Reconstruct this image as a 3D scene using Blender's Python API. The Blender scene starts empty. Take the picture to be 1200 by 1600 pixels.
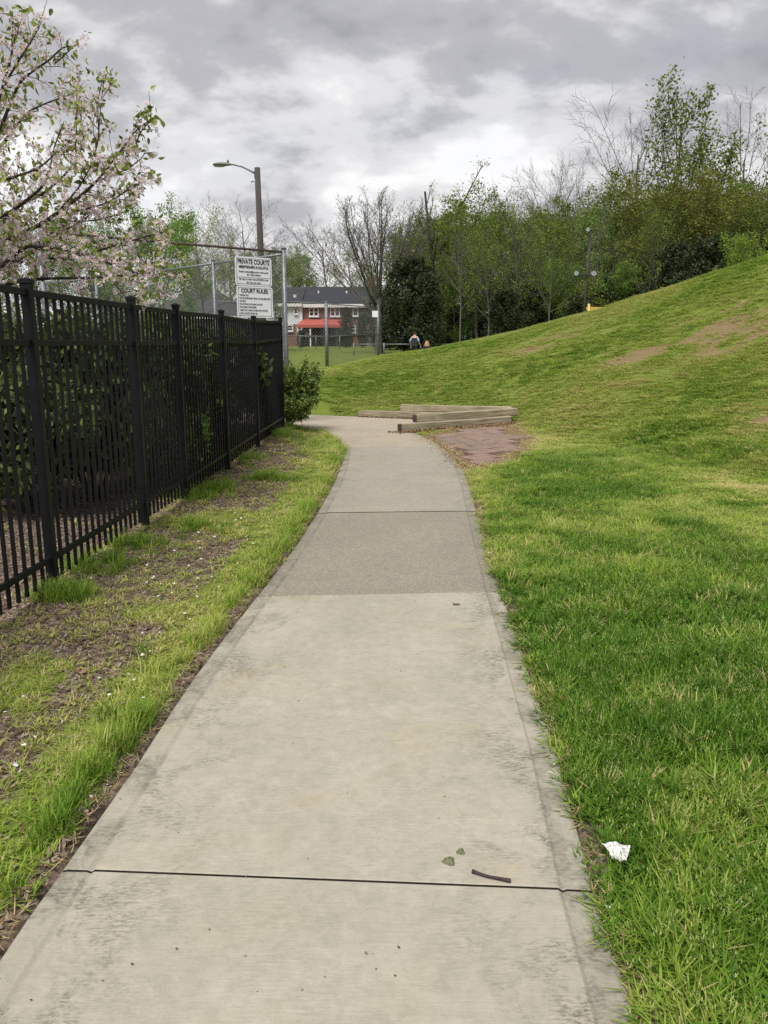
import bpy, math, random
import numpy as np

# ------------------------------------------------------------------ camera, sky, sun, exposure
scene = bpy.context.scene
COL = scene.collection
EYE = 1.47                                   # eye height above the path
PITCH = math.radians(11.68)
FOCAL = 1200.0                               # focal length in pixels of the 1200 x 1600 photograph
cam_data = bpy.data.cameras.new("camera")
cam = bpy.data.objects.new("camera", cam_data)
COL.objects.link(cam)
cam.location = (0, 0, EYE)
cam.rotation_euler = (math.pi / 2 - PITCH, 0, 0)
cam_data.sensor_fit = 'VERTICAL'
cam_data.sensor_height = 36.0
cam_data.lens = 27.0
cam_data.clip_start = 0.05
cam_data.clip_end = 3000
scene.camera = cam

SUN_EL, SUN_AZ = math.radians(60), math.radians(205)      # azimuth from +Y (ahead) towards +X (right)
world = bpy.data.worlds.new("World")
scene.world = world
world.use_nodes = True


def build_world():
    nt = world.node_tree
    nt.nodes.clear()
    N, Lk = nt.nodes.new, nt.links.new
    out = N('ShaderNodeOutputWorld')
    sky = N('ShaderNodeTexSky')
    sky.sky_type = 'NISHITA'
    sky.sun_disc = False
    sky.sun_elevation = SUN_EL
    sky.sun_rotation = SUN_AZ
    bg1 = N('ShaderNodeBackground')
    bg1.inputs[1].default_value = 0.10
    Lk(sky.outputs[0], bg1.inputs[0])
    tc = N('ShaderNodeTexCoord')
    sep = N('ShaderNodeSeparateXYZ')
    Lk(tc.outputs['Generated'], sep.inputs[0])

    def math_node(op, a, b=None):
        m = N('ShaderNodeMath')
        m.operation = op
        for i, v in enumerate((a, b)):
            if v is None:
                continue
            if isinstance(v, (int, float)):
                m.inputs[i].default_value = v
            else:
                Lk(v, m.inputs[i])
        return m.outputs[0]
    zc = math_node('ADD', math_node('MAXIMUM', sep.outputs[2], 0.0), 0.34)
    u = math_node('DIVIDE', sep.outputs[0], zc)
    v = math_node('DIVIDE', sep.outputs[1], zc)
    comb = N('ShaderNodeCombineXYZ')
    Lk(u, comb.inputs[0])
    Lk(v, comb.inputs[1])
    mp = N('ShaderNodeMapping')
    mp.inputs['Location'].default_value = (0.4, 0.2, 0.0)
    mp.inputs['Rotation'].default_value = (0, 0, math.radians(12))
    mp.inputs['Scale'].default_value = (0.85, 1.0, 1.0)
    Lk(comb.outputs[0], mp.inputs[0])

    def noise(scale, detail, rough, dist, off=0.0):
        n = N('ShaderNodeTexNoise')
        n.inputs['Scale'].default_value = scale
        n.inputs['Detail'].default_value = detail
        n.inputs['Roughness'].default_value = rough
        n.inputs['Distortion'].default_value = dist
        if off:
            ad = N('ShaderNodeVectorMath')
            ad.operation = 'ADD'
            Lk(mp.outputs[0], ad.inputs[0])
            ad.inputs[1].default_value = (off, off * .7, off * .3)
            Lk(ad.outputs[0], n.inputs['Vector'])
        else:
            Lk(mp.outputs[0], n.inputs['Vector'])
        return n.outputs['Fac']
    big = noise(1.5, 5, 0.50, 0.2)
    fine = noise(5.0, 9, 0.58, 0.12, 5.3)
    lum = math_node('ADD', math_node('ADD', math_node('MULTIPLY', big, 0.74), math_node('MULTIPLY', fine, 0.52)), -0.165)
    low = math_node('SUBTRACT', 1.0, math_node('MINIMUM', math_node('MULTIPLY', math_node('MAXIMUM', sep.outputs[2], 0.0), 1.7), 1.0))
    lum = math_node('ADD', lum, math_node('MULTIPLY', low, 0.21))
    ramp = N('ShaderNodeValToRGB')
    cr = ramp.color_ramp
    cr.interpolation = 'EASE'
    cr.elements[0].position = 0.40
    cr.elements[0].color = (0.285, 0.288, 0.31, 1)
    cr.elements[1].position = 0.70
    cr.elements[1].color = (0.77, 0.77, 0.775, 1)
    e = cr.elements.new(0.51)
    e.color = (0.385, 0.388, 0.412, 1)
    e = cr.elements.new(0.60)
    e.color = (0.60, 0.60, 0.615, 1)
    Lk(lum, ramp.inputs[0])
    bg2 = N('ShaderNodeBackground')
    bg2.inputs[1].default_value = 1.0
    Lk(ramp.outputs[0], bg2.inputs[0])
    gap = noise(0.9, 4, 0.5, 0.3, 11.0)
    gr = N('ShaderNodeMapRange')
    gr.inputs['From Min'].default_value = 0.60
    gr.inputs['From Max'].default_value = 0.74
    gr.inputs['To Min'].default_value = 1.0
    gr.inputs['To Max'].default_value = 0.80
    Lk(gap, gr.inputs['Value'])
    mix = N('ShaderNodeMixShader')
    Lk(gr.outputs[0], mix.inputs[0])
    Lk(bg1.outputs[0], mix.inputs[1])
    Lk(bg2.outputs[0], mix.inputs[2])
    Lk(mix.outputs[0], out.inputs[0])


build_world()
sun_data = bpy.data.lights.new("sun", 'SUN')
sun_data.energy = 3.5
sun_data.angle = math.radians(24)
sun_data.color = (1.0, 0.96, 0.9)
sun = bpy.data.objects.new("sun", sun_data)
COL.objects.link(sun)
sun.rotation_euler = (math.pi / 2 - SUN_EL, 0, math.pi - SUN_AZ)
scene.view_settings.view_transform = 'Standard'
scene.view_settings.look = 'None'
scene.view_settings.gamma = 1.0
scene.view_settings.exposure = 0.38
scene.view_settings.use_curve_mapping = False
scene.cycles.use_denoising = False        # keep the grain of concrete and grass
scene.cycles.max_bounces = 5
scene.cycles.diffuse_bounces = 3
scene.cycles.transparent_max_bounces = 8

# ------------------------------------------------------------------ small maths helpers
rng = np.random.default_rng(7)
random.seed(7)


def ray(x, y):
    u, v = (x - 600) / FOCAL, (800 - y) / FOCAL
    return np.array([u, math.cos(PITCH) + v * math.sin(PITCH), -math.sin(PITCH) + v * math.cos(PITCH)])


def gnd(x, y, z=0.0):
    """the point at height z that the photograph shows at (x, y)"""
    d = ray(x, y)
    t = (z - EYE) / d[2]
    return float(d[0] * t), float(d[1] * t)


def at(x, y, Y):
    """the point at distance Y ahead that the photograph shows at (x, y)"""
    d = ray(x, y)
    t = Y / d[1]
    return np.array([d[0] * t, Y, EYE + d[2] * t])


def smooth(a, b, x):
    t = np.clip((np.asarray(x, float) - a) / (b - a), 0, 1)
    return t * t * (3 - 2 * t)


_perm = np.random.default_rng(3).random((257, 257))


def vnoise(x, y, s=1.0, seed=0):
    x = np.asarray(x, float) * s + seed * 17.31 + 1000
    y = np.asarray(y, float) * s + seed * 9.77 + 1000
    xi, yi = np.floor(x).astype(int), np.floor(y).astype(int)
    fx, fy = x - xi, y - yi
    fx, fy = fx * fx * (3 - 2 * fx), fy * fy * (3 - 2 * fy)
    a, b = _perm[xi % 256, yi % 256], _perm[(xi + 1) % 256, yi % 256]
    c, d = _perm[xi % 256, (yi + 1) % 256], _perm[(xi + 1) % 256, (yi + 1) % 256]
    return (a * (1 - fx) + b * fx) * (1 - fy) + (c * (1 - fx) + d * fx) * fy


def fbm(x, y, s=1.0, seed=0, o=3):
    t, w, k = 0, 0, 1.0
    for i in range(o):
        t = t + k * vnoise(x, y, s * 2 ** i, seed + i * 5)
        w += k
        k *= 0.5
    return t / w


# ------------------------------------------------------------------ the lie of the land
LEFT = np.array([(-.98, -.6), (-.97, .8), (-.96, 1.66), (-.94, 2.0), (-.91, 2.58), (-.88, 3.4), (-.79, 4.56), (-.69, 5.87),
                 (-.63, 7.2), (-.585, 8.4), (-.575, 9.6), (-.585, 10.9), (-.62, 12.2), (-.74, 13.0), (-1.12, 14.6)])
RIGHT = np.array([(.53, -.6), (.55, .8), (.57, 1.45), (.59, 1.89), (.65, 2.63), (.74, 4.63), (.88, 7.1), (.97, 8.6), (1.02, 9.7),
                  (1.01, 10.7), (.96, 11.8), (.87, 12.9), (.72, 13.9), (.5, 15.0)])
PAD = [((-1.12, 14.6), (.5, 15.0)), ((-1.6, 15.7), (1.5, 15.75)), ((-2.3, 16.6), (2.35, 16.35)), ((-3.4, 17.2), (.55, 17.75)),
       ((-5.0, 17.5), (-.6, 18.35)), ((-7.5, 17.8), (-3.0, 19.3)), ((-11, 18.0), (-9.5, 19.8))]


def left_x(y):
    return np.interp(y, LEFT[:, 1], LEFT[:, 0])


def right_x(y):
    return np.interp(y, RIGHT[:, 1], RIGHT[:, 0])


PAD_POLY = [a for a, b in PAD] + [b for a, b in reversed(PAD)]
PATH_POLY = np.array(list(map(tuple, LEFT)) + [a for a, b in PAD[1:]] + [b for a, b in reversed(PAD[1:])] + list(map(tuple, RIGHT[::-1])))


def poly_dist(X, Y, poly):
    """signed distance to a polygon, negative inside"""
    X, Y = np.asarray(X, float), np.asarray(Y, float)
    d = np.full(X.shape, 1e9)
    ins = np.zeros(X.shape, bool)
    n = len(poly)
    for i in range(n):
        x0, y0 = poly[i]
        x1, y1 = poly[(i + 1) % n]
        ex, ey = x1 - x0, y1 - y0
        t = np.clip(((X - x0) * ex + (Y - y0) * ey) / (ex * ex + ey * ey + 1e-12), 0, 1)
        d = np.minimum(d, np.hypot(X - x0 - t * ex, Y - y0 - t * ey))
        c = ((y0 > Y) != (y1 > Y)) & (X < (x1 - x0) * (Y - y0) / (y1 - y0 + 1e-12) + x0)
        ins ^= c
    return np.where(ins, -d, d)


HX = [-14, -8, -4, -2, 0, 1.5, 3.0, 4.8, 7.2, 10.5, 14, 20, 40]
H_TOP = [0.0, 0.1, 0.22, 0.36, 0.82, 1.02, 1.32, 1.74, 2.44, 3.80, 5.0, 5.8, 6.2]      # crest above the plain
H_FOOT = [24, 23, 21, 20.3, 19.3, 17.6, 14.6, 7.0, 3.6, 2.0, 1.0, 0, 0]
H_CREST = [30, 29, 28, 27.5, 29, 29, 28.5, 27.5, 25.5, 22, 20, 19, 19]


PAVER = np.array([(0.83, 13.95), (1.55, 15.0), (2.55, 15.6), (2.45, 13.4), (2.05, 11.6), (1.62, 10.55), (1.13, 10.0), (1.09, 10.6), (1.04, 11.8), (.95, 12.9)])


def base_z(Y):
    return np.interp(Y, [-60, 14, 20, 26, 37, 46, 90, 200, 900], [0, 0.03, 0.12, 0.45, 0.78, 1.18, 2.3, 5, 12])


def ground_z(X, Y):
    X, Y = np.asarray(X, float), np.asarray(Y, float)
    top, foot, crest = np.interp(X, HX, H_TOP), np.interp(X, HX, H_FOOT), np.interp(X, HX, H_CREST)
    t = np.clip((Y - foot) / (crest - foot), 0, 1)
    rise = 0.55 * t * t * (3 - 2 * t) + 0.45 * t
    fall = 1 - smooth(0, 12, Y - crest - 0.5)
    z = base_z(Y) + top * rise * fall
    # the bank by the fence
    z = z + 0.17 * smooth(7, 14, Y) * smooth(-1.0, -1.8, X) * smooth(30, 18, Y)
    # gentle unevenness
    z = z + (fbm(X, Y, 0.55, 2) - 0.5) * 0.09 * smooth(0.3, 3.0, poly_dist(X, Y, PATH_POLY)) * smooth(60, 30, Y)
    z = z + (fbm(X, Y, 2.6, 9, 2) - 0.5) * 0.035 * smooth(0, .8, poly_dist(X, Y, PAVER)) * smooth(0.1, .8, poly_dist(X, Y, PATH_POLY)) * smooth(40, 20, Y)
    pd = poly_dist(X, Y, PATH_POLY)
    k = smooth(0.02, 1.1, pd)
    z = z * k + (1 - k) * -0.012
    z = np.where(poly_dist(X, Y, PAVER) < -.05, z - .03, z)
    z = np.where(pd < 0.0, -0.085, z)
    return z


def gz(x, y):
    return float(ground_z(np.array([x]), np.array([y]))[0])


def path_z(y):
    return 0.0
#TERRAIN_END

# ------------------------------------------------------------------ scene helpers


def link(name, mesh, material=None, parent=None):
    o = bpy.data.objects.new(name, mesh)
    COL.objects.link(o)
    if material is not None and mesh is not None and len(mesh.materials) == 0:
        mesh.materials.append(material)
    if parent is not None:
        o.parent = parent
    return o


def empty(name, loc=(0, 0, 0), rz=0.0):
    o = bpy.data.objects.new(name, None)
    COL.objects.link(o)
    o.location = loc
    o.rotation_euler = (0, 0, rz)
    o.empty_display_size = 0.1
    return o


def tag(o, label=None, cat=None, group=None, kind=None):
    if label:
        o['label'] = label
    if cat:
        o['category'] = cat
    if group:
        o['group'] = group
    if kind:
        o['kind'] = kind
    return o


def copy_tree(o, parent=None):
    c = o.copy()
    COL.objects.link(c)
    c.parent = parent
    for ch in list(o.children):
        copy_tree(ch, c)
    return c


class MB:
    """collects vertices and faces for one mesh"""

    def __init__(self):
        self.v, self.f, self.n = [], [], 0

    def add(self, verts, faces):
        verts = np.asarray(verts, float)
        self.v.append(verts)
        self.f.extend([tuple(int(i) + self.n for i in f) for f in faces])
        self.n += len(verts)
        return self

    def box(self, x0, x1, y0, y1, z0, z1):
        v = [(x, y, z) for z in (z0, z1) for y in (y0, y1) for x in (x0, x1)]
        return self.add(v, [(0, 2, 3, 1), (4, 5, 7, 6), (0, 1, 5, 4), (1, 3, 7, 5), (3, 2, 6, 7), (2, 0, 4, 6)])

    def bar(self, a, b, w, h, up=(0, 0, 1)):
        a, b = np.asarray(a, float), np.asarray(b, float)
        d = (b - a) / np.linalg.norm(b - a)
        s = np.cross(d, up)
        s /= np.linalg.norm(s)
        u = np.cross(s, d)
        v = [p + s * i * w / 2 + u * j * h / 2 for p in (a, b) for j in (-1, 1) for i in (-1, 1)]
        return self.add(v, [(0, 2, 3, 1), (4, 5, 7, 6), (0, 1, 5, 4), (1, 3, 7, 5), (3, 2, 6, 7), (2, 0, 4, 6)])

    def tube(self, pts, rad, sides=8, cap=True):
        pts = np.asarray(pts, float)
        n = len(pts)
        rad = np.full(n, rad, float) if np.isscalar(rad) else np.asarray(rad, float)
        t = np.gradient(pts, axis=0)
        t /= np.linalg.norm(t, axis=1)[:, None] + 1e-12
        ref = np.array([0, 0, 1.]) if abs(t[:, 2]).mean() < 0.8 else np.array([1., 0, 0])
        a = np.cross(t, ref)
        a /= np.linalg.norm(a, axis=1)[:, None] + 1e-12
        b = np.cross(t, a)
        ang = np.arange(sides) * 2 * math.pi / sides
        v = (pts[:, None, :] + rad[:, None, None] * (np.cos(ang)[None, :, None] * a[:, None, :] + np.sin(ang)[None, :, None] * b[:, None, :])).reshape(-1, 3)
        f = []
        for i in range(n - 1):
            for k in range(sides):
                k2 = (k + 1) % sides
                f.append((i * sides + k, i * sides + k2, (i + 1) * sides + k2, (i + 1) * sides + k))
        if cap:
            f.append(tuple(range(sides))[::-1])
            f.append(tuple((n - 1) * sides + k for k in range(sides)))
        return self.add(v, f)

    def mesh(self, name, sm=False):
        me = bpy.data.meshes.new(name)
        v = np.concatenate(self.v) if self.v else np.zeros((0, 3))
        me.from_pydata(v.tolist(), [], self.f)
        if sm:
            me.polygons.foreach_set('use_smooth', [True] * len(me.polygons))
        me.update()
        return me

    def build(self, name, material, parent=None, sm=False, bevel=0.0):
        o = link(name, self.mesh(name, sm), material, parent)
        if bevel:
            m = o.modifiers.new('bevel', 'BEVEL')
            m.width = bevel
            m.segments = 2
            m.limit_method = 'ANGLE'
        return o


def fast_mesh(name, verts, faces):
    """many faces of one size from numpy arrays"""
    me = bpy.data.meshes.new(name)
    verts, faces = np.asarray(verts, np.float32), np.asarray(faces, np.int32)
    k = faces.shape[1]
    me.vertices.add(len(verts))
    me.vertices.foreach_set('co', verts.ravel())
    me.loops.add(faces.size)
    me.loops.foreach_set('vertex_index', faces.ravel())
    me.polygons.add(len(faces))
    me.polygons.foreach_set('loop_start', np.arange(0, faces.size, k, dtype=np.int32))
    me.update(calc_edges=True)
    return me


def vattr(me, name, arr):
    a = me.attributes.new(name, 'FLOAT', 'POINT')
    a.data.foreach_set('value', np.asarray(arr, np.float32))


# ------------------------------------------------------------------ materials
class NT:
    def __init__(self, name):
        self.m = bpy.data.materials.new(name)
        self.m.use_nodes = True
        self.t = self.m.node_tree
        self.t.nodes.clear()
        self.out = self.t.nodes.new('ShaderNodeOutputMaterial')

    def n(self, typ, **kw):
        nd = self.t.nodes.new(typ)
        for k, v in kw.items():
            setattr(nd, k, v)
        return nd

    def l(self, a, b):
        self.t.links.new(a, b)

    def setv(self, inp, v):
        if hasattr(v, 'is_output') or isinstance(v, bpy.types.NodeSocket):
            self.l(v, inp)
        elif isinstance(v, (tuple, list)) and len(v) == 3 and inp.type == 'RGBA':
            inp.default_value = (*v, 1)
        else:
            inp.default_value = v

    def math(self, op, a, b=0.0, clamp=False):
        m = self.n('ShaderNodeMath', operation=op, use_clamp=clamp)
        self.setv(m.inputs[0], a)
        self.setv(m.inputs[1], b)
        return m.outputs[0]

    def noise(self, vec, scale, detail=4, rough=0.55, dist=0.0, stretch=None):
        if stretch:
            mp = self.n('ShaderNodeMapping')
            mp.inputs['Scale'].default_value = stretch
            self.l(vec, mp.inputs[0])
            vec = mp.outputs[0]
        n = self.n('ShaderNodeTexNoise')
        self.l(vec, n.inputs['Vector'])
        n.inputs['Scale'].default_value = scale
        n.inputs['Detail'].default_value = detail
        n.inputs['Roughness'].default_value = rough
        n.inputs['Distortion'].default_value = dist
        return n.outputs['Fac']

    def ramp(self, fac, stops, interp='LINEAR'):
        r = self.n('ShaderNodeValToRGB')
        r.color_ramp.interpolation = interp
        els = r.color_ramp.elements
        while len(els) < len(stops):
            els.new(0.5)
        for e, (p, c) in zip(els, stops):
            e.position = p
            e.color = (*c, 1) if len(c) == 3 else c
        self.l(fac, r.inputs[0])
        return r.outputs[0]

    def rng(self, fac, a, b, c=0.0, d=1.0, sm=True):
        r = self.n('ShaderNodeMapRange', interpolation_type='SMOOTHSTEP' if sm else 'LINEAR')
        self.l(fac, r.inputs['Value'])
        for k, v in zip(('From Min', 'From Max', 'To Min', 'To Max'), (a, b, c, d)):
            r.inputs[k].default_value = v
        return r.outputs[0]

    def mix(self, fac, a, b, blend='MIX'):
        m = self.n('ShaderNodeMix', data_type='RGBA', blend_type=blend)
        self.setv(m.inputs[0], fac)
        self.setv(m.inputs[6], a)
        self.setv(m.inputs[7], b)
        return m.outputs[2]

    def attr(self, name, typ='GEOMETRY'):
        a = self.n('ShaderNodeAttribute', attribute_name=name, attribute_type=typ)
        return a.outputs['Fac']

    def bump(self, h, strength=0.3, dist=0.01):
        b = self.n('ShaderNodeBump')
        b.inputs['Strength'].default_value = strength
        b.inputs['Distance'].default_value = dist
        self.l(h, b.inputs['Height'])
        return b.outputs[0]

    def principled(self, col, rough=0.7, metal=0.0, normal=None, spec=0.3):
        p = self.n('ShaderNodeBsdfPrincipled')
        self.setv(p.inputs['Base Color'], col)
        self.setv(p.inputs['Roughness'], rough)
        self.setv(p.inputs['Metallic'], metal)
        p.inputs['Specular IOR Level'].default_value = spec
        if normal is not None:
            self.l(normal, p.inputs['Normal'])
        self.l(p.outputs[0], self.out.inputs[0])
        return p

    def pos(self):
        return self.n('ShaderNodeNewGeometry').outputs['Position']

    def obj(self):
        return self.n('ShaderNodeTexCoord').outputs['Object']


def simple(name, c1, c2, scale=8.0, rough=0.7, metal=0.0, bump=0.0, stretch=None, spec=0.3, world=False):
    t = NT(name)
    vec = t.pos() if world else t.obj()
    f = t.noise(vec, scale, 5, 0.6, 0.2, stretch)
    col = t.ramp(f, [(0.3, c1), (0.7, c2)])
    t.principled(col, rough, metal, t.bump(f, bump, 0.01) if bump else None, spec)
    return t.m


def leafy(name, c_dark, c_mid, c_light, trans=0.35, rough=0.6, attr='bl'):
    """leaf faces: each face carries its own tone in the attribute"""
    t = NT(name)
    f = t.attr(attr)
    col = t.ramp(f, [(0.0, c_dark), (0.5, c_mid), (1.0, c_light)])
    d = t.n('ShaderNodeBsdfPrincipled')
    t.l(col, d.inputs['Base Color'])
    d.inputs['Roughness'].default_value = rough
    d.inputs['Specular IOR Level'].default_value = 0.10
    tr = t.n('ShaderNodeBsdfTranslucent')
    t.l(col, tr.inputs['Color'])
    ms = t.n('ShaderNodeMixShader')
    ms.inputs[0].default_value = trans
    t.l(d.outputs[0], ms.inputs[1])
    t.l(tr.outputs[0], ms.inputs[2])
    t.l(ms.outputs[0], t.out.inputs[0])
    return t.m


def concrete(name, light, dark, stain=0.6, coarse=0.0, brown=0.0):
    t = NT(name)
    p = t.pos()
    big = t.noise(p, 1.3, 6, 0.65, 0.4)
    mid = t.noise(p, 7.0, 7, 0.7, 0.3)
    fine = t.noise(p, 90, 4, 0.7)
    grit = t.noise(p, 330, 2, 0.6)
    broom = t.noise(p, 1.0, 5, 0.72, 0.15, (9.0, 170, 1))
    col = t.ramp(big, [(0.30, dark), (0.68, light)])
    col = t.mix(t.rng(mid, 0.40, 0.66, 0.0, 0.45), col, tuple(c * 0.78 for c in light))
    col = t.mix(t.rng(broom, 0.42, 0.64, 0.0, 0.30), col, tuple(c * 0.70 for c in light))
    col = t.mix(t.rng(broom, 0.50, 0.32, 0.0, 0.16), col, tuple(min(.8, c * 1.25) for c in light))
    # warm and brownish blotches
    warm = t.noise(p, 2.1, 5, 0.65, 0.8, (1, 1.4, 1))
    col = t.mix(t.rng(warm, 0.54, 0.70, 0.0, 0.34 + brown), col, (light[0] * 0.92, light[1] * 0.78, light[2] * 0.55))
    # mildew along the tooled edges and in cross bands
    e = t.attr('edge')
    st = t.noise(p, 4.2, 9, 0.74, 0.6, (1.0, 0.8, 1))
    pit = t.noise(p, 60, 6, 0.82, 0.2, (0.55, 1.7, 1))
    m = t.math('MULTIPLY', t.rng(st, 0.42, 0.60), t.rng(pit, 0.44, 0.58))
    near = t.rng(e, 0.04, 0.50, 1.0, 0.16)
    m = t.math('MULTIPLY', t.math('MULTIPLY', m, near), stain, True)
    col = t.mix(m, col, (0.085, 0.08, 0.062))
    band = t.math('MULTIPLY', t.rng(e, 0.105, 0.085, 0.0, 1.0), t.rng(st, 0.40, 0.62, 0.10, 0.58), True)
    col = t.mix(band, col, (0.16, 0.15, 0.12))
    mot = t.noise(p, 17, 6, 0.8, 0.3)
    col = t.mix(t.rng(mot, 0.46, 0.68, 0.0, 0.34), col, tuple(c * 0.55 for c in light))
    col = t.mix(t.rng(mot, 0.48, 0.30, 0.0, 0.22), col, tuple(min(.8, c * 1.3) for c in light))
    spk = t.noise(p, 26, 3, 0.8, 0.0, (0.8, 1.3, 1))
    col = t.mix(t.rng(spk, 0.68, 0.76, 0.0, 0.55), col, (0.11, 0.105, 0.09))
    # pits and grit
    col = t.mix(t.rng(fine, 0.62, 0.78, 0.0, 0.45 + coarse), col, (0.12, 0.115, 0.10))
    if coarse:
        peb = t.noise(p, 48, 4, 0.85)
        col = t.mix(t.rng(peb, 0.50, 0.66, 0.0, coarse * 1.2), col, tuple(min(1, c * 1.7) for c in light))
        col = t.mix(t.rng(peb, 0.46, 0.32, 0.0, coarse * 1.2), col, tuple(c * .4 for c in light))
        col = t.mix(t.rng(grit, 0.55, 0.72, 0.0, coarse), col, tuple(min(1, c * 1.5) for c in light))
        col = t.mix(t.rng(grit, 0.45, 0.28, 0.0, coarse), col, (0.07, 0.07, 0.065))
    h = t.math('ADD', t.math('MULTIPLY', broom, 0.5), t.math('ADD', t.math('MULTIPLY', fine, 0.7), t.math('MULTIPLY', grit, 0.3 + 2 * coarse)))
    t.principled(col, 0.88, 0.0, t.bump(h, 0.55, 0.004), 0.2)
    return t.m


M = {}
M['concrete_a'] = concrete('concrete light', (0.41, 0.385, 0.315), (0.32, 0.30, 0.243), .9)
M['concrete_b'] = concrete('concrete exposed grit', (0.275, 0.250, 0.203), (0.225, 0.203, 0.163), 0.4, 0.40, -.1)
M['concrete_c'] = concrete('concrete worn', (0.325, 0.30, 0.25), (0.265, 0.243, 0.20), 0.4, 0.25, -.05)
M['concrete_d'] = concrete('concrete sandy', (0.38, 0.335, 0.265), (0.30, 0.262, 0.205), 0.4, 0.15, 0.1)
M['black_metal'] = simple('black painted aluminium', (0.003, 0.0035, 0.005), (0.007, 0.008, 0.011), 14, 0.5, 0.0, 0.0, None, 0.22)
M['galv'] = simple('galvanised steel', (0.13, 0.145, 0.155), (0.23, 0.25, 0.265), 9, 0.5, 0.45)
M['wire'] = simple('dull wire', (0.13, 0.14, 0.145), (0.20, 0.215, 0.22), 9, 0.6, 0.3)
M['rust'] = simple('rusty rail', (0.055, 0.032, 0.024), (0.11, 0.07, 0.055), 11, 0.8)
M['white_sign'] = simple('sign white', (0.72, 0.73, 0.76), (0.78, 0.79, 0.82), 5, 0.4)
M['sign_ink'] = simple('sign ink', (0.012, 0.03, 0.028), (0.016, 0.036, 0.034), 5, 0.5)
M['lamp_grey'] = simple('lamp housing', (0.16, 0.165, 0.17), (0.22, 0.225, 0.23), 7, 0.5)
M['lens'] = simple('lamp lens', (0.20, 0.215, 0.22), (0.42, 0.44, 0.44), 9, 0.15, 0.0, 0, None, 0.5)
M['dark_metal'] = simple('dark bracket', (0.02, 0.02, 0.022), (0.03, 0.03, 0.032), 7, 0.5)
M['yellow'] = simple('yellow paint', (0.50, 0.35, 0.08), (0.60, 0.43, 0.12), 9, 0.5)
M['bark'] = simple('bark', (0.030, 0.025, 0.021), (0.075, 0.064, 0.055), 22, 0.9, 0, 0.5, (1, 1, 0.25))
M['bark_grey'] = simple('grey bark', (0.075, 0.067, 0.060), (0.14, 0.128, 0.115), 18, 0.9, 0, 0.4, (1, 1, 0.25))
M['bark_pale'] = simple('pale twigs', (0.13, 0.115, 0.10), (0.21, 0.19, 0.165), 18, 0.9, 0, 0.3, (1, 1, 0.25))
M['cherry_bark'] = simple('cherry bark', (0.022, 0.016, 0.014), (0.06, 0.045, 0.04), 30, 0.75, 0, 0.4, (1, 1, 1))
M['pole_wood'] = simple('grey pole wood', (0.04, 0.036, 0.032), (0.085, 0.078, 0.068), 14, 0.9, 0, 0.4, (3, 3, 0.12))
M['l_olive'] = leafy('olive spring leaves', (0.060, 0.092, 0.018), (0.145, 0.205, 0.038), (0.25, 0.32, 0.07))
M['l_bronze'] = leafy('bronze spring leaves', (0.075, 0.088, 0.020), (0.175, 0.19, 0.042), (0.29, 0.29, 0.08))
M['l_green'] = leafy('fresh green leaves', (0.077, 0.131, 0.032), (0.186, 0.294, 0.065), (0.326, 0.479, 0.109))
M['l_bright'] = leafy('bright new leaves', (0.089, 0.140, 0.025), (0.189, 0.278, 0.044), (0.316, 0.405, 0.076))
M['l_pale'] = leafy('pale tasselled leaves', (0.154, 0.169, 0.062), (0.293, 0.316, 0.116), (0.447, 0.477, 0.185))
M['l_dark'] = leafy('evergreen leaves', (0.016, 0.024, 0.015), (0.041, 0.057, 0.027), (0.086, 0.112, 0.049), 0.12)
M['l_shrub'] = leafy('shrub leaves', (0.045, 0.075, 0.022), (0.13, 0.19, 0.05), (0.26, 0.33, 0.09), 0.25, 0.42)
M['l_hedge'] = leafy('hedge leaves', (0.026, 0.042, 0.018), (0.07, 0.105, 0.034), (0.18, 0.24, 0.07), 0.25, 0.4)
M['l_cherry'] = leafy('cherry leaves', (0.108, 0.141, 0.036), (0.231, 0.297, 0.063), (0.413, 0.446, 0.116), 0.45, 0.5)
M['petal'] = leafy('cherry petals', (0.66, 0.44, 0.47), (0.84, 0.72, 0.73), (0.90, 0.86, 0.86), 0.42, 0.6)


def blade_material():
    t = NT('grass blades')
    tone = t.attr('tone', 'INSTANCER')
    b = t.attr('bl')
    f = t.math('ADD', t.math('MULTIPLY', tone, 0.72), t.math('MULTIPLY', b, 0.28))
    col = t.ramp(f, [(0.0, (0.050, 0.130, 0.016)), (0.26, (0.140, 0.262, 0.032)), (0.48, (0.285, 0.395, 0.060)),
                     (0.70, (0.46, 0.485, 0.14)), (0.90, (0.60, 0.51, 0.24)), (1.0, (0.62, 0.49, 0.28))])
    h = t.attr('head')
    col = t.mix(h, col, (0.50, 0.53, 0.22))
    d = t.n('ShaderNodeBsdfPrincipled')
    t.l(col, d.inputs['Base Color'])
    d.inputs['Roughness'].default_value = 0.55
    d.inputs['Specular IOR Level'].default_value = 0.08
    tr = t.n('ShaderNodeBsdfTranslucent')
    t.l(col, tr.inputs['Color'])
    ms = t.n('ShaderNodeMixShader')
    ms.inputs[0].default_value = 0.40
    t.l(d.outputs[0], ms.inputs[1])
    t.l(tr.outputs[0], ms.inputs[2])
    t.l(ms.outputs[0], t.out.inputs[0])
    return t.m


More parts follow.
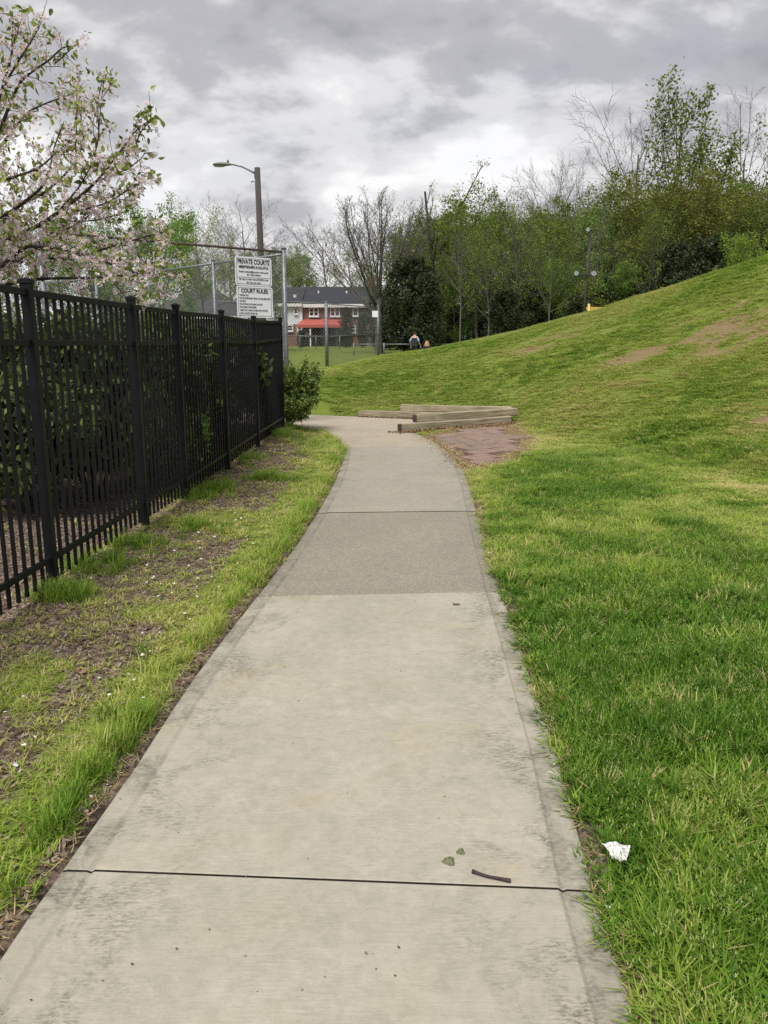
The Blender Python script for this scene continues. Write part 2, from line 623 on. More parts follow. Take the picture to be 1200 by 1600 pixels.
def ground_material():
    t = NT('soil lawn and mulch')
    p = t.pos()
    n1 = t.noise(p, 0.8, 5, 0.6, 0.3)
    n2 = t.noise(p, 6, 6, 0.65, 0.3)
    n3 = t.noise(p, 45, 5, 0.7)
    lawn = t.ramp(n2, [(0.25, (0.085, 0.115, 0.020)), (0.5, (0.135, 0.18, 0.03)), (0.8, (0.20, 0.225, 0.05))])
    lawn = t.mix(t.rng(n1, 0.35, 0.7, 0, 0.6), lawn, (0.18, 0.23, 0.045))
    lawn = t.mix(t.rng(n3, 0.45, 0.7, 0, 0.5), lawn, (0.06, 0.055, 0.022))
    vor = t.n('ShaderNodeTexVoronoi', feature='F1')
    vor.inputs['Scale'].default_value = 38
    t.l(p, vor.inputs['Vector'])
    chip = t.ramp(vor.outputs['Color'], [(0.2, (0.08, 0.06, 0.047)), (0.55, (0.18, 0.135, 0.105)), (0.85, (0.30, 0.24, 0.19))])
    mul = t.mix(t.rng(n3, 0.4, 0.65, 0, 0.7), chip, (0.085, 0.062, 0.046))
    dirt = t.ramp(n3, [(0.3, (0.15, 0.10, 0.058)), (0.7, (0.26, 0.185, 0.105))])
    mk = t.math('ADD', t.attr('mulch'), t.math('MULTIPLY', t.math('SUBTRACT', n2, 0.5), 0.6))
    col = t.mix(t.rng(mk, 0.3, 0.6), lawn, mul)
    dk = t.math('ADD', t.attr('dirt'), t.math('MULTIPLY', t.math('SUBTRACT', n2, 0.5), 0.9))
    col = t.mix(t.rng(dk, 0.35, 0.7, 0, 0.85), col, dirt)
    h = t.math('ADD', t.math('MULTIPLY', n3, 1.0), t.math('MULTIPLY', vor.outputs['Distance'], 0.6))
    t.principled(col, 0.95, 0, t.bump(h, 0.6, 0.02), 0.1)
    return t.m


M['grass'] = blade_material()
M['ground'] = ground_material()

# ------------------------------------------------------------------ ground sheet
DIRT = []      # (x, y, rx, ry, amount) bare places on the bank


def hill_hit(px, py):
    d = ray(px, py)
    ts = np.linspace(2, 60, 1500)
    z = EYE + d[2] * ts
    g = ground_z(d[0] * ts, d[1] * ts)
    i = int(np.argmax(g > z)) if (g > z).any() else len(ts) - 1
    return float(d[0] * ts[i]), float(d[1] * ts[i])


for px, py, rx, ry, am in [(855, 536, 1.5, 1.1, .75), (815, 548, 1.0, .7, .5), (960, 512, .9, .5, .5), (1010, 553, 1.3, .8, .95), (1050, 540, 1.2, .9, .8),
                           (1110, 522, 1.4, .9, .95), (1160, 530, 1.2, .8, .9), (1195, 510, 1.2, .8, .8), (1155, 478, .8, .35, .6),
                           (1195, 655, .28, .2, 1.0), (960, 548, .8, .5, .5), (1085, 500, 1.0, .4, .5)]:
    x, y = hill_hit(px, py)
    DIRT.append((x, y, rx, ry, am))


def dirt_at(X, Y):
    d = np.zeros(np.shape(X))
    for x, y, rx, ry, a in DIRT:
        q = ((X - x) / rx) ** 2 + ((Y - y) / ry) ** 2
        d = np.maximum(d, a * np.exp(-q * 0.9) * np.clip(-.30 + 2.8 * fbm(X, Y * 1.3, 1.9, 4, 4), 0, 1.1))
    pv = poly_dist(X, Y, PAVER)
    d = np.maximum(d, 0.9 * smooth(0.34, 0.02, pv) * smooth(-.2, .3, vnoise(X, Y, 3, 12)))
    return np.clip(d, 0, 1)


def mulch_at(X, Y):
    """bark mulch behind the fence and in worn places beside the path"""
    m = smooth(-2.05, -2.35, X) * smooth(26, 15, Y)
    strip = smooth(-0.95, -1.25, X) * smooth(16.5, 14, Y)
    w = fbm(X, Y, 0.9, 21)
    edge = smooth(0.22, 0.5, left_x(Y) - X)
    worn = strip * edge * smooth(0.36, 0.54, w + 0.12 * smooth(-1.2, -1.8, X) + 0.08 - 0.06 * smooth(5, 9, Y))
    rim = smooth(.13, .05, poly_dist(X, Y, PATH_POLY)) * smooth(16, 13, Y)
    return np.clip(np.maximum(np.maximum(m, worn * 0.95), rim * .9), 0, 1)


def axis(segs):
    a = []
    for lo, hi, st in segs:
        a.extend(np.arange(lo, hi, st))
    a.append(segs[-1][1])
    return np.array(a)


gx = axis([(-900, -200, 100), (-200, -60, 20), (-60, -20, 5), (-20, -6, 0.7), (-6, -2.6, 0.22), (-2.6, 3.2, 0.06), (3.2, 12, 0.2), (12, 26, 0.7), (26, 60, 5), (60, 200, 20), (200, 900, 100)])
gy = axis([(-60, -4, 8), (-4, 0.6, 0.5), (0.6, 8, 0.07), (8, 21, 0.12), (21, 42, 0.3), (42, 100, 2), (100, 200, 10), (200, 1400, 100)])
GX, GY = np.meshgrid(gx, gy)
GZ = ground_z(GX.ravel(), GY.ravel())
nx, ny = len(gx), len(gy)
ii = (np.arange(ny - 1)[:, None] * nx + np.arange(nx - 1)[None, :]).ravel()
me = fast_mesh('ground', np.stack([GX.ravel(), GY.ravel(), GZ], 1), np.stack([ii, ii + 1, ii + nx + 1, ii + nx], 1))
me.polygons.foreach_set('use_smooth', [True] * len(me.polygons))
vattr(me, 'mulch', mulch_at(GX.ravel(), GY.ravel()))
vattr(me, 'dirt', dirt_at(GX.ravel(), GY.ravel()))
tag(link('ground', me, M['ground']), 'grassy ground rising into a rounded bank beside the concrete path', kind='structure')

# ------------------------------------------------------------------ the concrete path, slab by slab
path = empty('path', (0, 0, 0))
tag(path, 'pale concrete footpath of cast slabs curving away to the left', kind='structure')


M['joint_dirt'] = simple('dirt on slab edges', (0.022, 0.019, 0.013), (0.055, 0.046, 0.032), 30, 0.95, 0, 0.4, None, 0.1, True)


def slab_mesh(lefts, rights, z_top, mat, band=0.09):
    """a strip of slab between matching left and right edge points, with tooled margins and a rounded lip"""
    lefts, rights = np.array(lefts, float), np.array(rights, float)
    n = len(lefts)
    wid = np.hypot(*(rights - lefts).T).mean()
    offs = [0, 0.006, 0.02, band - 0.012, band, band + 0.012]
    prof = [-0.018, -0.007, -0.004, -0.003, -0.0080, 0.0]
    inner = np.linspace(band + 0.012, wid - band - 0.012, 12)[1:-1]
    s = offs + list(inner) + [wid - o for o in offs[::-1]]
    pz = prof + [0.0] * len(inner) + prof[::-1]
    s = np.array(s) / wid
    d0, d1 = lefts[1] - lefts[0], lefts[-1] - lefts[-2]
    V, E = [], []
    for i in range(n):
        a, b = lefts[i], rights[i]
        for k, q in enumerate(s):
            p = a + (b - a) * q
            lip = 0.0
            if i == 0 or i == n - 1:
                lip = -0.0025
            yy = p[1]
            V.append((p[0], p[1], (z_top(yy) if callable(z_top) else z_top) + pz[k] + lip))
            E.append(min(q, 1 - q) * wid)
    m = len(s)
    F = [(i * m + k, i * m + k + 1, (i + 1) * m + k + 1, (i + 1) * m + k) for i in range(n - 1) for k in range(m - 1)]
    nb = len(V)
    # skirts all round
    ring = [k for k in range(m)] + [i * m + m - 1 for i in range(1, n)] + [(n - 1) * m + k for k in range(m - 2, -1, -1)] + [i * m for i in range(n - 2, 0, -1)]
    for r in ring:
        V.append((V[r][0], V[r][1], V[r][2] - 0.1))
        E.append(E[r])
    R = len(ring)
    n_top = len(F)
    for k in range(R):
        k2 = (k + 1) % R
        F.append((ring[k2], ring[k], nb + k, nb + k2))
    me = bpy.data.meshes.new('slab')
    me.from_pydata(V, [], F)
    me.materials.append(mat)
    me.materials.append(M['joint_dirt'])
    for pf in me.polygons[n_top:]:
        pf.material_index = 1
    vattr(me, 'edge', E)
    me.update()
    return me


JL, JR = [-.5, 1.98, 4.54, 7.08, 9.59, 12.25, 14.6], [-.6, 1.89, 4.63, 7.17, 9.69, 12.33, 15.0]
GAPS = [0, .006, .009, .010, .012, .012, .008]
SLAB_M = ['concrete_a', 'concrete_a', 'concrete_b', 'concrete_c', 'concrete_c', 'concrete_d']
SLAB_Z = [0.0, 0.002, -0.003, 0.003, 0.0, 0.001]
for i in range(6):
    k = 14
    yl = np.linspace(JL[i] + GAPS[i] / 2, JL[i + 1] - GAPS[i + 1] / 2, k)
    yr = np.linspace(JR[i] + GAPS[i] / 2, JR[i + 1] - GAPS[i + 1] / 2, k)
    # first and last rows doubled closely so that the lip stays narrow
    yl = np.insert(yl, [1, k - 1], [yl[0] + 0.004, yl[-1] - 0.004])
    yr = np.insert(yr, [1, k - 1], [yr[0] + 0.004, yr[-1] - 0.004])
    Ls = np.stack([left_x(yl) + (fbm(yl, yl * 0, 3, 31) - .5) * .012, yl], 1)
    Rs = np.stack([right_x(yr) + (fbm(yr, yr * 0, 3, 37) - .5) * .012, yr], 1)
    link('slab', slab_mesh(Ls, Rs, SLAB_Z[i], M[SLAB_M[i]]), None, path)
pl, pr = np.array([a for a, b in PAD]), np.array([b for a, b in PAD])
tt = np.linspace(0, len(PAD) - 1, 30)
Ls = np.stack([np.interp(tt, range(len(PAD)), pl[:, 0]), np.interp(tt, range(len(PAD)), pl[:, 1])], 1)
Rs = np.stack([np.interp(tt, range(len(PAD)), pr[:, 0]), np.interp(tt, range(len(PAD)), pr[:, 1])], 1)
link('slab', slab_mesh(Ls[:], Rs[:], path_z, M['concrete_d'], 0.06), None, path)

# ------------------------------------------------------------------ pavers beside the path
pv = empty('paver_patch', (0, 0, 0))
tag(pv, 'worn patch of purplish paving slabs beside the curve of the path', kind='structure')
M['paver'] = simple('purple brown paving', (0.165, 0.115, 0.09), (0.27, 0.20, 0.16), 7, 0.9, 0, 0.3, None, 0.2, True)
M['paver_b'] = simple('grey brown paving', (0.15, 0.112, 0.09), (0.25, 0.195, 0.16), 6, 0.9, 0, 0.3, None, 0.2, True)
M['paver_c'] = simple('reddish paving', (0.18, 0.12, 0.097), (0.285, 0.20, 0.165), 6, 0.9, 0, 0.3, None, 0.2, True)
pdir = math.radians(24)
ca, sa = math.cos(pdir), math.sin(pdir)
c0 = PAVER.mean(0)
r2 = np.random.default_rng(11)
for i in range(-12, 13):
    for j in range(-12, 13):
        lw, ww = 0.47, 0.46
        u, w = (i + 0.35 * (j % 2)) * lw, j * ww
        x, y = c0[0] + u * ca - w * sa, c0[1] + u * sa + w * ca
        if poly_dist(np.array([x]), np.array([y]), PAVER)[0] > -0.10:
            continue
        mb = MB()
        hl, hw = lw / 2 - 0.014, ww / 2 - 0.03
        q = []
        for (a, b) in ((-hl, -hw), (hl, -hw), (hl, hw), (-hl, hw)):
            a, b = a + r2.normal(0, .008), b + r2.normal(0, .008)
            X, Y = x + a * ca - b * sa, y + a * sa + b * ca
            q.append((X, Y))
        dz = r2.normal(0, .006)
        top = [(X, Y, gz(X, Y) + (.044 if poly_dist(np.array([X]), np.array([Y]), PAVER)[0] < -.05 else .014) + dz * .3 + r2.normal(0, .001)) for X, Y in q]
        bev = [(X + (x - X) * .06, Y + (y - Y) * .06, Z + 0.008) for X, Y, Z in top]
        bot = [(X, Y, Z - 0.07) for X, Y, Z in top]
        mb.add(bot + top + bev, [(0, 1, 5, 4), (1, 2, 6, 5), (2, 3, 7, 6), (3, 0, 4, 7), (4, 5, 9, 8), (5, 6, 10, 9), (6, 7, 11, 10), (7, 4, 8, 11), (8, 9, 10, 11)])
        mb.build('paving_slab', M[('paver', 'paver_b', 'paver_c')[int(r2.random() * 3)]], pv)

# ------------------------------------------------------------------ landscape timbers
def timber_material():
    t = NT('weathered timber')
    o = t.obj()
    g = t.noise(o, 3.0, 8, 0.75, 0.5, (0.45, 12, 12))
    b = t.noise(o, 2.2, 5, 0.6, 0.3)
    col = t.ramp(g, [(0.36, (0.06, 0.047, 0.032)), (0.45, (0.25, 0.205, 0.14)), (0.65, (0.46, 0.40, 0.30))])
    col = t.mix(t.rng(b, 0.45, 0.7, 0, 0.55), col, (0.19, 0.195, 0.115))
    t.principled(col, 0.9, 0, t.bump(g, 0.6, 0.01), 0.15)
    return t.m


M['timber'] = timber_material()
M['timber_end'] = simple('timber end grain', (0.04, 0.032, 0.024), (0.10, 0.08, 0.06), 25, 0.95, 0, 0.5)


def timber(a, b, za, zb, w, h, label):
    a, b = np.array(a, float), np.array(b, float)
    d = b - a
    Ln = float(np.hypot(*d))
    rt = empty('landscape_timber', (a[0], a[1], za), math.atan2(d[1], d[0]))
    rt.rotation_euler = (0, -math.atan2(zb - za, Ln), math.atan2(d[1], d[0]))
    n = 9
    V, F = [], []
    c = 0.016
    sec = [(-w / 2 + c, 0), (w / 2 - c, 0), (w / 2, c), (w / 2, h - c), (w / 2 - c, h), (-w / 2 + c, h), (-w / 2, h - c), (-w / 2, c)]
    for i in range(n):
        x = Ln * i / (n - 1)
        for (yy, zz) in sec:
            V.append((x, yy + r2.normal(0, .0025), zz + r2.normal(0, .0025)))
    for i in range(n - 1):
        for k in range(8):
            k2 = (k + 1) % 8
            F.append((i * 8 + k, (i + 1) * 8 + k, (i + 1) * 8 + k2, i * 8 + k2))
    mb = MB().add(V, F)
    mb.build('beam', M['timber'], rt)
    for x, s in ((0, -1), (Ln, 1)):
        e = MB()
        m = len(V)
        ring = [(x, yy, zz) for yy, zz in sec]
        inn = [(x + s * 0.006, yy * .86, h / 2 + (zz - h / 2) * .86) for yy, zz in sec]
        fs = [(k, (k + 1) % 8, 8 + (k + 1) % 8, 8 + k) for k in range(8)] + [tuple(range(8, 16))]
        if s < 0:
            fs = [f[::-1] for f in fs]
        e.add(ring + inn, fs).build('end_grain', M['timber_end'], rt)
    return tag(rt, label, 'timber', 'landscape timbers edging the bend')


zt = 0.03
timber((.30, 14.72), (2.62, 16.16), -.01, .03, .15, .155, 'bottom timber of the front stack with its near end beside the path')
timber((.60, 15.05), (2.78, 16.36), .148, .188, .15, .150, 'upper timber lying on the front stack, mossy and split')
timber((-.58, 18.42), (2.62, 16.78), -.02, .04, .15, .155, 'low timber at the back, littered with dead leaves at its left end')
timber((.42, 18.02), (2.76, 16.60), .150, .190, .15, .155, 'top timber at the back with a pale sawn upper face')

# ------------------------------------------------------------------ black metal fence
fence = empty('metal_fence', (0, 0, 0))
tag(fence, 'black painted metal picket fence along the left of the path', 'fence')
POSTS = [(-2.12, 1.15), (-2.10, 2.9), (-2.07, 4.62), (-2.02, 6.35), (-1.985, 7.56), (-1.91, 9.3), (-1.83, 11.1), (-1.765, 13.45)]
FZ = [gz(x, y) for x, y in POSTS]
FT = [1.83, 1.83, 1.835, 1.855, 1.87, 1.91, 1.925, 2.01]
PW = 0.058
pick_me = MB().box(-.009, .009, -.009, .009, 0, 1).mesh('picket')
pick_me.materials.append(M['black_metal'])
for (x, y), zb, zt_ in zip(POSTS, FZ, FT):
    mb = MB()
    mb.box(x - PW / 2, x + PW / 2, y - PW / 2, y + PW / 2, zb - .3, zt_ + .03)
    p = mb.build('post', M['black_metal'], fence, bevel=.004)
    cp = MB()
    w = PW / 2 + .005
    cp.box(x - w, x + w, y - w, y + w, zt_ + .031, zt_ + .052)
    cp.add([(x - w, y - w, zt_ + .053), (x + w, y - w, zt_ + .053), (x + w, y + w, zt_ + .053), (x - w, y + w, zt_ + .053), (x, y, zt_ + .068)],
           [(0, 1, 4), (1, 2, 4), (2, 3, 4), (3, 0, 4)])
    cp.build('post_cap', M['black_metal'], p)
M['white_clip'] = simple('white chipped paint', (0.55, 0.56, 0.57), (0.7, 0.7, 0.7), 20, 0.6)
for i in range(len(POSTS) - 1):
    a, b = np.array(POSTS[i]), np.array(POSTS[i + 1])
    d = (b - a) / np.hypot(*(b - a))
    Ln = np.hypot(*(b - a))
    A, B = a + d * (PW / 2), b - d * (PW / 2)
    for off, h in ((0.0, .04), (-.285, .036), (None, .036)):
        za = FT[i] - .02 + off if off is not None else FZ[i] + .20
        zb = FT[i + 1] - .02 + off if off is not None else FZ[i + 1] + .20
        MB().bar((A[0], A[1], za), (B[0], B[1], zb), .026, h).build('rail', M['black_metal'], fence, bevel=.003)
    n = int(round((Ln - PW) / .107)) - 1
    for k in range(n):
        t = (k + 1) / (n + 1)
        p = A + (B - A) * t
        zl = FZ[i] + (FZ[i + 1] - FZ[i]) * t + .06
        zh = FT[i] + (FT[i + 1] - FT[i]) * t - .03
        o = link('picket', pick_me, None, fence)
        o.location = (p[0], p[1], zl)
        o.scale = (1, 1, zh - zl)
        o.rotation_euler = (0, 0, math.atan2(d[1], d[0]))
# ------------------------------------------------------------------ chain-link fences
def chain_mesh(s_len, z0, z1, step, r):
    """diagonal wires in a panel s_len long, from z0 to z1; local x along the panel"""
    V, F = [], []
    H = z1 - z0
    mb = MB()
    for sg in (1, -1):
        k = -H
        while k < s_len + H:
            if sg > 0:
                s0, q0, s1, q1 = k, 0.0, k + H, H
            else:
                s0, q0, s1, q1 = k, H, k + H, 0.0
            t0 = max(0, (0 - s0) / H)
            t1 = min(1, (s_len - s0) / H)
            if t1 - t0 > 0.01:
                pa = (s0 + t0 * H, sg * .002, z0 + q0 + (q1 - q0) * t0)
                pb = (s0 + t1 * H, sg * .002, z0 + q0 + (q1 - q0) * t1)
                mb.tube([pa, pb], r, 3, False)
            k += step
    return mb


def chain_fence(name, label, pts, zb, zt, posts, rails, step=.078, wire=.0019, post_r=.038, rail_mats=None, caps=True, mid_posts=()):
    rt = empty(name, (pts[0][0], pts[0][1], zb[0]))
    ox, oy, oz = pts[0][0], pts[0][1], zb[0]
    for j, (i, r) in enumerate(posts):
        x, y = pts[i][0] - ox, pts[i][1] - oy
        po = MB().tube([(x, y, zb[i] - oz - .3), (x, y, zt[i] - oz + .06)], r, 10).build('post', M['galv'], rt, True)
        MB().tube([(x, y, zt[i] - oz + .062), (x, y, zt[i] - oz + .085), (x, y, zt[i] - oz + .11)], [r * 1.2, r * 1.1, r * .35], 10).build('post_cap', M['galv'], po, True)
    for i in range(len(pts) - 1):
        a = np.array([pts[i][0] - ox, pts[i][1] - oy])
        b = np.array([pts[i + 1][0] - ox, pts[i + 1][1] - oy])
        Ln = float(np.hypot(*(b - a)))
        for q, fr in enumerate(rails):
            za = zb[i] - oz + (zt[i] - zb[i]) * fr
            zc = zb[i + 1] - oz + (zt[i + 1] - zb[i + 1]) * fr
            mt = M['galv'] if not rail_mats else M[rail_mats[i]]
            MB().tube([(a[0], a[1], za), (b[0], b[1], zc)], .024, 8).build('rail', mt, rt, True)
        o = chain_mesh(Ln, 0, 1.0 * (zt[i] - zb[i]), step, wire).build('wire_mesh', M['wire'], rt)
        o['kind'] = 'stuff'
        o.location = (a[0], a[1] - .045, zb[i] - oz)
        o.rotation_euler = (0, math.atan2(-(zb[i + 1] - zb[i]), Ln), math.atan2(b[1] - a[1], b[0] - a[0]))
    return tag(rt, label, 'fence')


cx, cy = at(443, 395, 16.6)[:2]
zc = at(443, 394, 16.6)[2]
lx, ly = at(262, 380, 15.2)[:2]
l2 = at(60, 362, 13.8)
chain_fence('chain_link_fence', 'tall chain-link fence with a rust brown top rail, carrying the rules boards',
            [(cx, cy), (lx, ly), (l2[0], l2[1])], [gz(cx, cy), .3, .3], [zc, zc, zc], [(0, .05), (2, .045)], (1.0,), rail_mats=['rust', 'rust'])
b1, b2, b3 = (cx - .06, cy + .16), tuple(at(333, 408, 18.4)[:2]), tuple(at(230, 425, 20.4)[:2])
b4, b5 = tuple(at(150, 440, 22.0)[:2]), tuple(at(20, 450, 24.5)[:2])
chain_fence('chain_link_fence', 'tall grey chain-link fence running back from the corner post behind the boards',
            [b1, b2, b3, b4, b5], [.3] * 5, [zc - .03] * 5, [(1, .045), (2, .045), (3, .045), (4, .045)], (1.0,))
pA, pB = at(511, 573, 37), at(591, 558, 46)
pL, pL2 = at(440, 573, 37.2), at(330, 572, 37.5)
zz = lambda p: gz(p[0], p[1])
chain_fence('chain_link_fence', 'far chain-link screen with two rails in front of the brick house',
            [(pL2[0], pL2[1]), (pL[0], pL[1]), (pA[0], pA[1]), (pB[0], pB[1])], [zz(pL2), zz(pL), zz(pA), zz(pB)],
            [at(330, 471, 37.5)[2], at(440, 470, 37.2)[2], at(511, 474, 37)[2], at(591, 480, 46)[2]],
            [(2, .085), (3, .075)], (.995, .48), step=.16, wire=.0048)
nb = at(586, 491, 44.5)
tag(MB().box(nb[0] - .16, nb[0] + .16, nb[1] - .2, nb[1] - .185, nb[2] - .17, nb[2] + .17).build('notice_plate', M['white_sign'], bevel=.01),
    'small square white plate hung on the far chain-link screen', 'sign')
lowp = [at(440, 548, 72), at(469, 547, 72), at(494, 547, 72), at(531, 546, 72)]
chain_fence('garden_fence', 'low chain-link garden fence in front of the brick house', [(p[0], p[1]) for p in lowp], [zz(p) for p in lowp],
            [zz(p) + 1.15 for p in lowp], [(0, .04), (1, .04), (2, .04), (3, .05)], (1.0,), step=.2, wire=.005)
lr = [at(553, 560, 52), at(600, 556, 52), at(660, 556, 52), at(720, 556, 52)]
rt = empty('rail_fence', (lr[0][0], lr[0][1], zz(lr[0])))
for i, p in enumerate(lr):
    MB().tube([(p[0] - lr[0][0], 0, -.2), (p[0] - lr[0][0], 0, .82)], .045, 8).build('post', M['galv'], rt, True)
    if i:
        MB().tube([(lr[i - 1][0] - lr[0][0], 0, .72), (p[0] - lr[0][0], 0, .72)], .035, 8).build('rail', M['galv'], rt, True)
tag(rt, 'low single-rail metal barrier beyond the far chain-link screen', 'barrier')

# ------------------------------------------------------------------ the two boards
def board(px0, px1, py0, py1, label, lines, name):
    # the boards hang on the rust-railed run: corner (cx,cy) to (lx,ly)
    d = np.array([cx - lx, cy - ly])
    d /= np.hypot(*d)
    ang = math.atan2(d[1], d[0])

    def on_run(px):
        u = ray(px, 450)
        k = u[0] / u[1]
        # lx + s d0 = k (ly + s d1)
        s = (k * ly - lx) / (d[0] - k * d[1])
        return s
    s0, s1 = on_run(px0), on_run(px1)
    w = s1 - s0
    mid = np.array([lx, ly]) + d * (s0 + s1) / 2
    Ym = mid[1]
    zt2, zb2 = at((px0 + px1) / 2, py0, Ym)[2], at((px0 + px1) / 2, py1, Ym)[2]
    h = zt2 - zb2
    rt = empty(name, (mid[0] + d[1] * .09, mid[1] - d[0] * .09, zb2), ang)
    rad = .05
    ring = []
    for (qx, qz, a0) in ((w / 2 - rad, rad, -90), (w / 2 - rad, h - rad, 0), (-w / 2 + rad, h - rad, 90), (-w / 2 + rad, rad, 180)):
        for k in range(5):
            a = math.radians(a0 + k * 22.5)
            ring.append((qx + rad * math.cos(a), qz + rad * math.sin(a)))
    n = len(ring)
    MB().add([(x, 0, z) for x, z in ring] + [(x, .006, z) for x, z in ring],
             [tuple(range(n)), tuple(range(2 * n - 1, n - 1, -1))] + [(k, n + k, n + (k + 1) % n, (k + 1) % n) for k in range(n)]).build('panel', M['white_sign'], rt)
    ins, t = .030, .007
    o2 = [(x * (1 - 2 * ins / w), ins + z * (1 - 2 * ins / h)) for x, z in ring]
    o3 = [(x * (1 - 2 * (ins + t) / w), ins + t + z * (1 - 2 * (ins + t) / h)) for x, z in ring]
    MB().add([(x, -.002, z) for x, z in o2] + [(x, -.002, z) for x, z in o3], [(k, (k + 1) % n, n + (k + 1) % n, n + k) for k in range(n)]).build('border_line', M['sign_ink'], rt)
    for txt, fz, hh, fw, al, bold in lines:
        if txt == '-':
            MB().box(-w * .45, w * .45, -.003, -.002, h * fz, h * fz + .006).build('rule_line', M['sign_ink'], rt)
            continue
        cu = bpy.data.curves.new('lettering', 'FONT')
        cu.body = txt
        cu.size = 1.0
        cu.align_x = al
        cu.offset = bold
        cu.materials.append(M['sign_ink'])
        tmp = bpy.data.objects.new('lettering', cu)
        COL.objects.link(tmp)
        bpy.context.view_layer.update()
        tm = bpy.data.meshes.new_from_object(tmp.evaluated_get(bpy.context.evaluated_depsgraph_get()))
        bpy.data.objects.remove(tmp)
        xs = [v.co.x for v in tm.vertices]
        dx = max(max(xs) - min(xs), .01)
        o = link('lettering', tm, M['sign_ink'], rt)
        cap = h * hh
        o.scale = (w * fw / dx, cap / .70, 1)
        o.rotation_euler = (math.pi / 2, 0, 0)
        o.location = ((-w * .43 if al == 'LEFT' else 0), -.004, h * fz)
    for sx in (-1, 1):
        for zf in (.05, .95):
            MB().tube([(sx * w * .44, -.004, h * zf), (sx * w * .44, .05, h * zf)], .009, 8).build('bolt', M['galv'], rt)
    tag(rt, label, 'sign')


board(365.5, 422, 402.5, 447.4, 'white board headed PRIVATE COURTS, upper of two on the chain-link fence', [
    ('PRIVATE COURTS', .755, .155, .86, 'CENTER', .035), ('MEMBERSHIPS AVAILABLE', .600, .095, .80, 'CENTER', .035),
    ('Email contact@courtsewsrc.com', .455, .062, .80, 'CENTER', .03), ('for information', .355, .062, .38, 'CENTER', .03), ('-', .285, 0, 0, '', 0),
    ('Members visit www.EWSRC.com', .195, .062, .80, 'CENTER', .03), ('for access code.', .085, .062, .40, 'CENTER', .03)], 'courts_sign')
board(366.5, 422.5, 448.2, 496.5, 'white board headed COURT RULES with a list of small lines, lower of two', [
    ('COURT RULES:', .795, .125, .76, 'CENTER', .035), ('*TENNIS ONLY', .685, .052, .26, 'LEFT', .03),
    ('*NO SKATEBOARDS, BIKES, OR ROLLERBLADES', .590, .052, .86, 'LEFT', .03), ('*NO PETS', .495, .052, .17, 'LEFT', .03),
    ('*NO SITTING OR PULLING ON NETS', .400, .052, .64, 'LEFT', .03), ('*NO GLASS CONTAINERS', .305, .052, .46, 'LEFT', .03),
    ('*LIMIT PLAY WHEN OTHERS ARE WAITING', .205, .052, .78, 'LEFT', .03), ('*LOCK COURTS AFTER USE', .105, .052, .48, 'LEFT', .03)], 'rules_sign')

# ------------------------------------------------------------------ street light on a wooden pole
q = at(404, 262, 31)
g0 = gz(q[0], q[1])
sl = empty('street_light', (q[0], q[1], g0))
hgt = q[2] - g0
MB().tube([(0, 0, -.3), (-.01, 0, hgt * .5), (-.05, 0, hgt)], [.145, .125, .105], 14).build('pole', M['pole_wood'], sl, True)
arm = [(-.12, -.02, hgt - .22), (-.35, -.05, hgt - .10), (-.62, -.07, hgt + .02), (-.95, -.1, hgt + .09)]
MB().tube(arm, .03, 8).build('arm', M['galv'], sl, True)
MB().bar((-.14, -.02, hgt - .38), (-.14, -.02, hgt - .12), .06, .05, (1, 0, 0)).build('arm_bracket', M['dark_metal'], sl)
hd = MB()
prof = [(0.0, .035, .02), (.12, .075, .05), (.3, .13, .085), (.55, .155, .09), (.72, .12, .06), (.8, .05, .02)]
V, F = [], []
for (x, w, h) in prof:
    for k in range(10):
        a = 2 * math.pi * k / 10
        V.append((-.9 - x, -.1 + w * math.cos(a), hgt + .085 + h * (math.sin(a) if math.sin(a) > 0 else .55 * math.sin(a))))
for i in range(len(prof) - 1):
    for k in range(10):
        F.append((i * 10 + k, i * 10 + (k + 1) % 10, (i + 1) * 10 + (k + 1) % 10, (i + 1) * 10 + k))
F += [tuple(range(10)), tuple(50 + k for k in range(9, -1, -1))]
lh = hd.add(V, F).build('lamp_head', M['lamp_grey'], sl, True)
MB().tube([(-1.13, -.1, hgt + .165), (-1.13, -.1, hgt + .25)], [.045, .04], 10).build('photocell', M['lamp_grey'], lh, True)
V = [(-1.45 + .25 * math.cos(a), -.1 + .11 * math.sin(a), hgt + .036) for a in np.arange(12) * math.pi / 6] + [(-1.45 + .17 * math.cos(a), -.1 + .07 * math.sin(a), hgt + .006) for a in np.arange(12) * math.pi / 6]
MB().add(V, [(k, (k + 1) % 12, 12 + (k + 1) % 12, 12 + k) for k in range(12)] + [tuple(range(23, 11, -1))]).build('lens', M['lens'], lh)
MB().tube([(-.15, -.1, hgt - .52), (-.24, -.12, hgt - .50), (-.28, -.12, hgt - .56)], .018, 6).build('insulator', M['dark_metal'], sl)
tag(sl, 'street light with a flat cobra head on a weathered wooden pole', 'street light')

# ------------------------------------------------------------------ floodlight pole beyond the bank
q = at(912, 488, 44)
qt = at(917, 362, 44)
g0 = gz(q[0], q[1])
fl = empty('floodlight_pole', (q[0], q[1], g0))
hp = qt[2] - g0
MB().tube([(0, 0, -.3), (.05, 0, hp * .6), (.16, 0, hp)], [.07, .06, .05], 10).build('pole', M['pole_wood'], fl, True)
MB().bar((-.55, -.1, hp - 2.32), (.42, -.1, hp - 2.25), .07, .09).build('crossarm', M['dark_metal'], fl)


